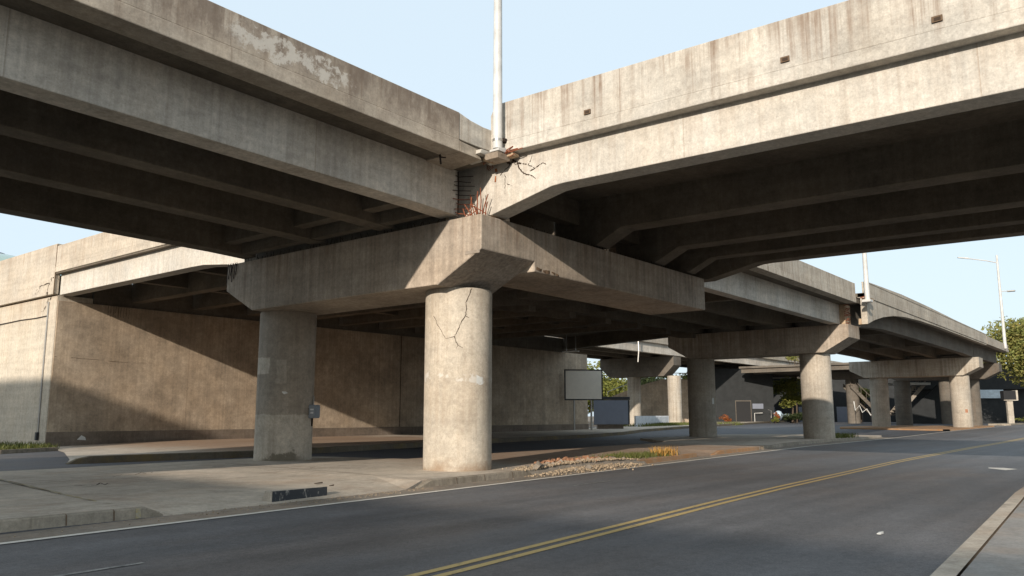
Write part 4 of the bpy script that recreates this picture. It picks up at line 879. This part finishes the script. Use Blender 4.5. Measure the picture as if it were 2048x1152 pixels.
tree('olive tree with thin crown in front of the background span fascia', (117,32.4,.3), 14.2, (3.2,3.2,2.4), 1100, .22, 7, M['leaf_a'], .14, 9)
for i, (x, y, h, r) in enumerate([(150,52,10,7),(168,40,11,7),(185,25,11,7),(190,8,11,7),(196,-8,12,8),(135,72,12,7),(90,82,12,7),(72,80,12,6)]):
    tree(['wide dark tree closing the view beyond the inner road','tall dark tree beyond the end of the background span','dark tree behind the far stairs','dark tree behind the shopfront','dark tree beyond the bend of the road','dark tree behind the yellow green tree','dark tree beyond the hoarding','dark tree behind the end of the retaining wall'][i],
         (x,y,.2), h, (r,r,h*.48), 2600, .5, 20+i, M['leaf_d'], .3, 14, cz=h*.5)
def bush(name, label, c, r, count, leaf, seed, mat, group='roadside shrubs', cat='shrub'):
    t = thing(name, label, cat, (c[0], c[1], c[2]), group)
    mb, cl = leaves((c[0], c[1], c[2] + r[2]*.75), r, count, leaf, seed, 9, -.2); obj('foliage', mb, mat, t)
    tm = MB()
    for q, k in cl[:5]: tm.tube([(c[0], c[1], c[2]-.05), tuple(q)], [.03,.012], 4)
    obj('stem', tm, M['bark'], t)
    return t
q = bldP(6.4,-3.2,.3); bush('shrub', 'wide dark green shrub at the foot of the second pier lit column background', q, (2.6,2.6,1.1), 1800, .14, 31, M['leaf_d'])
q = bldP(3.6,-3.4,.3); bush('shrub', 'small lime green shrub beside the orange bloom', q, (.8,.8,.7), 500, .12, 32, M['leaf_g'])
q = bldP(4.0,-3.0,.3); bush('flower_bush', 'orange blooming shrub next to the covered motorbike', (q[0],q[1],.6), (.6,.6,1.0), 260, .13, 33, M['leaf_o'], 'orange flower bushes', 'flower bush')
q = bldP(-4.7,-6,.3); bush('flower_bush', 'orange flower bush low beside the second pier dark column on its right side', q, (1.0,1.0,.85), 420, .13, 34, M['leaf_o'], 'orange flower bushes', 'flower bush')
bush('flower_bush', 'orange flower bush beside the background pier right hand column', (88.5,36.2,.3), (1.2,1.2,.8), 420, .14, 35, M['leaf_o'], 'orange flower bushes', 'flower bush')
hg = thing('hedge', 'clipped green hedge at the far bend under the tree', 'hedge', (122,-1,.3))
mb, cl = leaves((122.5,-2,.9), (3.4,4.6,.75), 2200, .2, 36, 16, -.5); obj('foliage', mb, M['leaf_g'], hg)

def blades(name, spots, h, w, mat, label, cat, kind='stuff', seed=0, lean=.5, z=None):
    rd = random.Random(seed); mb = MB(); V = []; F = []
    for x, y, zz in spots:
        a = rd.uniform(0, 2*math.pi); d = Vector((math.cos(a), math.sin(a), 0)); hh = h*rd.uniform(.5,1.2); b = Vector((x,y,zz))
        l = Vector((rd.uniform(-1,1), rd.uniform(-1,1), 0))*lean*hh; n0 = len(V); ww = w*rd.uniform(.7,1.3)
        V += [tuple(b - d*ww), tuple(b + d*ww), tuple(b + l*.4 + Vector((0,0,hh*.6)) + d*ww*.7), tuple(b + l + Vector((0,0,hh))), tuple(b + l*.4 + Vector((0,0,hh*.6)) - d*ww*.7)]
        F.append((n0,n0+1,n0+2,n0+3,n0+4))
    o = obj(name, mb.add(V, F), mat)
    if kind: o['kind'] = kind
    o['label'] = label; o['category'] = cat
    return o
rd = random.Random(77)
sp = []
while len(sp) < 4200:
    y = 24.2 + 7*rd.random()**1.6; x = rd.uniform(-11,.5)
    if y > 23.4 + (x + 3.1)*.5 and x < -.1 + (y - 24)*.18: sp.append((x, y, .04))
blades('verge_grass', sp, .3, .018, M['grass_g'], 'patchy green grass at the foot of the sunlit wing wall', 'grass', seed=1)
sp = [(rd.gauss(8.3,1.1), rd.gauss(-.55,.28), .14) for _ in range(900)]
blades('rubble_grass', sp, .2, .014, M['grass_g'], 'green weeds growing behind the rubble on the kerb', 'weeds', seed=2)
sp = [(rd.gauss(71,2.6), rd.gauss(31.2,.4), .2) for _ in range(2200)] + [(rd.uniform(62,90), 29.6 + (u_ := rd.random())*3, .25) for _ in range(1500)]
blades('fence_grass', sp, .5, .05, M['grass_g'], 'rough grass along the foot of the white corrugated fence', 'grass', seed=3)
sp = [(rd.gauss(38.8,.9), rd.gauss(1.9,.4), .15) for _ in range(420)]
blades('pier_weeds', sp, .3, .03, M['grass_g'], 'low weeds on the kerb beside the second pier', 'weeds', seed=4)
sp = []
for _ in range(170):
    a = rd.uniform(-.7,.7); sp.append((10.2 + rd.gauss(0,.22) + (.3 if rd.random() > .5 else -.3), -.75 + rd.gauss(0,.14), .15))
tg = blades('dry_grass_tuft', sp, .33, .016, M['grass_y'], 'golden dry grass tuft growing out of the dusty kerb', 'grass tuft', kind=None, seed=5, lean=.55)
sp = [(-13.55 + rd.gauss(0,.16), -1.55 + rd.gauss(0,.16), .15) for _ in range(160)]
blades('kerb_weed', sp, .26, .03, M['grass_g'], 'small green weed on the paving at the far left kerb', 'weed', kind=None, seed=6, lean=.8)
# rubble spilling over the broken kerb
def stones(n, fn, smin, smax, seed):
    rd = random.Random(seed); mb = MB()
    for i in range(n):
        x, y, z = fn(rd); s = smin + (smax - smin)*rd.random()**3
        R = Matrix.Rotation(rd.uniform(0,6.28), 3, Vector((rd.uniform(-1,1), rd.uniform(-1,1), rd.uniform(-1,1))).normalized())
        vs = [Vector((x,y,z)) + R @ Vector((dx*s*rd.uniform(.5,1), dy*s*rd.uniform(.5,1), dz*s*.7*rd.uniform(.5,1))) for dz in (-1,1) for dx, dy in ((-1,-1),(1,-1),(1,1),(-1,1))]
        mb.hexa(vs[:4], vs[4:])
    return mb
def heap(rd):
    x = rd.triangular(.3, 7.2, 3.4); f = kf(x); y = f + rd.gauss(.12,.3)
    top = .13*max(0, 1 - ((x-4.2)/3.3)**2) * max(0, 1 - ((y - f - .22)/.75)**2)
    base = .02 if y < f else .15
    return x, y, base + top*rd.uniform(.7,1.02) + .004
o = obj('rubble', stones(4200, heap, .006, .034, 1), M['rubw']); o['kind'] = 'stuff'; o['label'] = 'heap of pale broken concrete rubble spilling over the kerb'; o['category'] = 'rubble'
mb = MB(); N, K = 22, 9; vs = []
for i in range(N):
    x = lerp(.9, 7.4, i/(N-1))
    for j in range(K):
        w = j/(K-1); y = kf(x) + lerp(-.5, 1.0, w); b = .012 if y < kf(x) else .155
        e = max(0, 1 - abs(w*2-1)**2) * max(0, 1 - ((x-4.15)/3.3)**2)
        vs.append((x, y, b - .02 +   .1*e + (.04*mnoise.noise(Vector((x*3, y*3, 0))) * e)))
def slabs(rd):
    x = rd.triangular(1.2, 7.0, 4.2); y = kf(x) + rd.gauss(.25,.32); return x, y, (.05 if y < kf(x) else .2) + rd.random()*.04
sl = stones(46, slabs, .05, .13, 8); o = obj('broken_concrete', sl, M['gutter']); o['kind'] = 'stuff'; o['label'] = 'larger broken concrete lumps lying in the rubble'; o['category'] = 'rubble'
o = obj('rubble_bed', mb.add(vs, [(i*K+j, (i+1)*K+j, (i+1)*K+j+1, i*K+j+1) for i in range(N-1) for j in range(K-1)]), M['gutter']); o['kind'] = 'stuff'; o['label'] = 'sandy bed of crushed concrete below the rubble'; o['category'] = 'rubble'
def heap2(rd):
    x = rd.triangular(2.2, 6.2, 3.8); return x, kf(x) + .62 + rd.gauss(0,.2), .17 + rd.random()*.13
o = obj('brick_debris', stones(500, heap2, .012, .07, 2), M['rubr']); o['kind'] = 'stuff'; o['label'] = 'reddish brick debris on top of the rubble heap'; o['category'] = 'debris'
sm = lambda rd: (rd.uniform(-9.6,22), 0, 0)
def dust(rd):
    x = rd.uniform(-9.4,-3.5) if rd.random() < .55 else rd.uniform(-14,20); return x, ve(x) + .35 + abs(rd.gauss(.25,.2)), .012
o = obj('gutter_grit', stones(900, dust, .004, .012, 3), M['rubw']); o['kind'] = 'stuff'; o['label'] = 'loose grit lying along the gutter'; o['category'] = 'grit'
for i, (x, y, s, l) in enumerate([(-4.6,-12.0,.06,'pale scrap of litter lying on the near lane of the road'), (-5.2,-.7,.09,'dark flat scrap of litter on the sunlit paving'), (-5.4,-1.4,.05,'tiny dark chip of litter on the paving near the kerb ramp')]):
    z = .012 if i == 0 else .14
    o = obj('litter', MB().hexa([(x-s,y-s*.4,z),(x+s,y-s*.5,z),(x+s*.9,y+s*.4,z),(x-s*.8,y+s*.5,z)], [(x-s,y-s*.4,z+.012),(x+s,y-s*.5,z+.03),(x+s*.9,y+s*.4,z+.02),(x-s*.8,y+s*.5,z+.008)]), M['signw'] if i == 0 else M['crack'])
    tag(o, l, 'litter')

# ------------------------------------------------------------------ unseen buildings and trees added behind the viewer to shade the foreground
def shade_block(label, x0, x1, y0, y1, h):  # unseen block, added and sized for the shade it casts
    t = thing('town_building', label, 'building', (x1, (y0+y1)/2, 0), 'buildings behind the viewpoint')
    w = obj('wall', MB().box(x0, x1, y0, y1, -.05, h), M['facade'], t)
    obj('roof', MB().box(x0-.3, x1+.3, y0-.3, y1+.3, h + .003, h + .4), M['dark'], t)
    k = 0; y = y0 + 1.5
    while y < y1 - 2:
        z = 1.2
        while z < h - 2.2:
            f = obj('window', MB().box(x1 + .002, x1 + .06, y, y + 1.3, z, z + 1.6), M['window'], t)
            z += 3.2
        y += 3.2
    return t
shade_block('plain plastered block standing opposite the road bend', -66, -53, -33, -5.6, 14.6)
shade_block('taller plastered block at the end of the row', -66, -53, -56, -33.5, 17.2)
shade_block('tall plastered block beyond the approach of the near span', -66, -53, 9.9, 19.2, 20.2)
for i, (x, y, h, r) in enumerate([(-49,-31,13.4,3.6),(-49,-25.5,13.2,3.2),(-49,-10,12.2,3.0)]):
    tree(['street tree shading the pavement behind the viewpoint','smaller street tree behind the viewpoint','slender street tree near the approach span'][i], (x,y,0), h, (r,r,h*.32), 1500, .4, 60+i, M['leaf_d'], .22, 12, 'street trees behind the viewpoint')  # unseen trees, added to break up the shade edge

# ------------------------------------------------------------------ light
sd = Vector((1, .30, -.32)).normalized()
L = bpy.data.lights.new('sun', 'SUN'); L.energy = 4.4; L.angle = math.radians(.55); L.color = (1, .89, .765)
so = bpy.data.objects.new('sun', L); COL.objects.link(so); so.rotation_euler = sd.to_track_quat('-Z', 'Y').to_euler()
w = bpy.data.worlds.new('World'); S.world = w; w.use_nodes = True; t = w.node_tree
bg = t.nodes['Background']; sk = t.nodes.new('ShaderNodeTexSky'); sk.sky_type = 'NISHITA'; sk.sun_disc = False
sk.sun_elevation = math.asin(-sd.z); sk.sun_rotation = math.radians(253.3); sk.air_density = 1.0; sk.dust_density = 2.0
mx = t.nodes.new('ShaderNodeMix'); mx.data_type = 'RGBA'; mx.inputs[0].default_value = .8
mx.inputs[7].default_value = (5.9, 6.95, 7.7, 1)          # thin bright veil over the blue
t.links.new(sk.outputs[0], mx.inputs[6]); t.links.new(mx.outputs[2], bg.inputs[0]); bg.inputs[1].default_value = .115

# ------------------------------------------------------------------ camera
c = bpy.data.cameras.new('camera'); co = bpy.data.objects.new('camera', c); COL.objects.link(co); S.camera = co
c.sensor_width = 36; c.lens = 36*1617.06/2048; c.clip_end = 3000; c.clip_start = .05
co.location = (-16.55, -15.22, 1.6)
co.rotation_euler = (math.pi/2 + .156, 0, -math.radians(90 - 38.815))
S.view_settings.view_transform = 'Standard'; S.view_settings.look = 'None'; S.view_settings.exposure = .33; S.view_settings.gamma = 1
S.render.engine = 'CYCLES'; S.cycles.max_bounces = 6; S.cycles.diffuse_bounces = 4; S.cycles.use_denoising = True
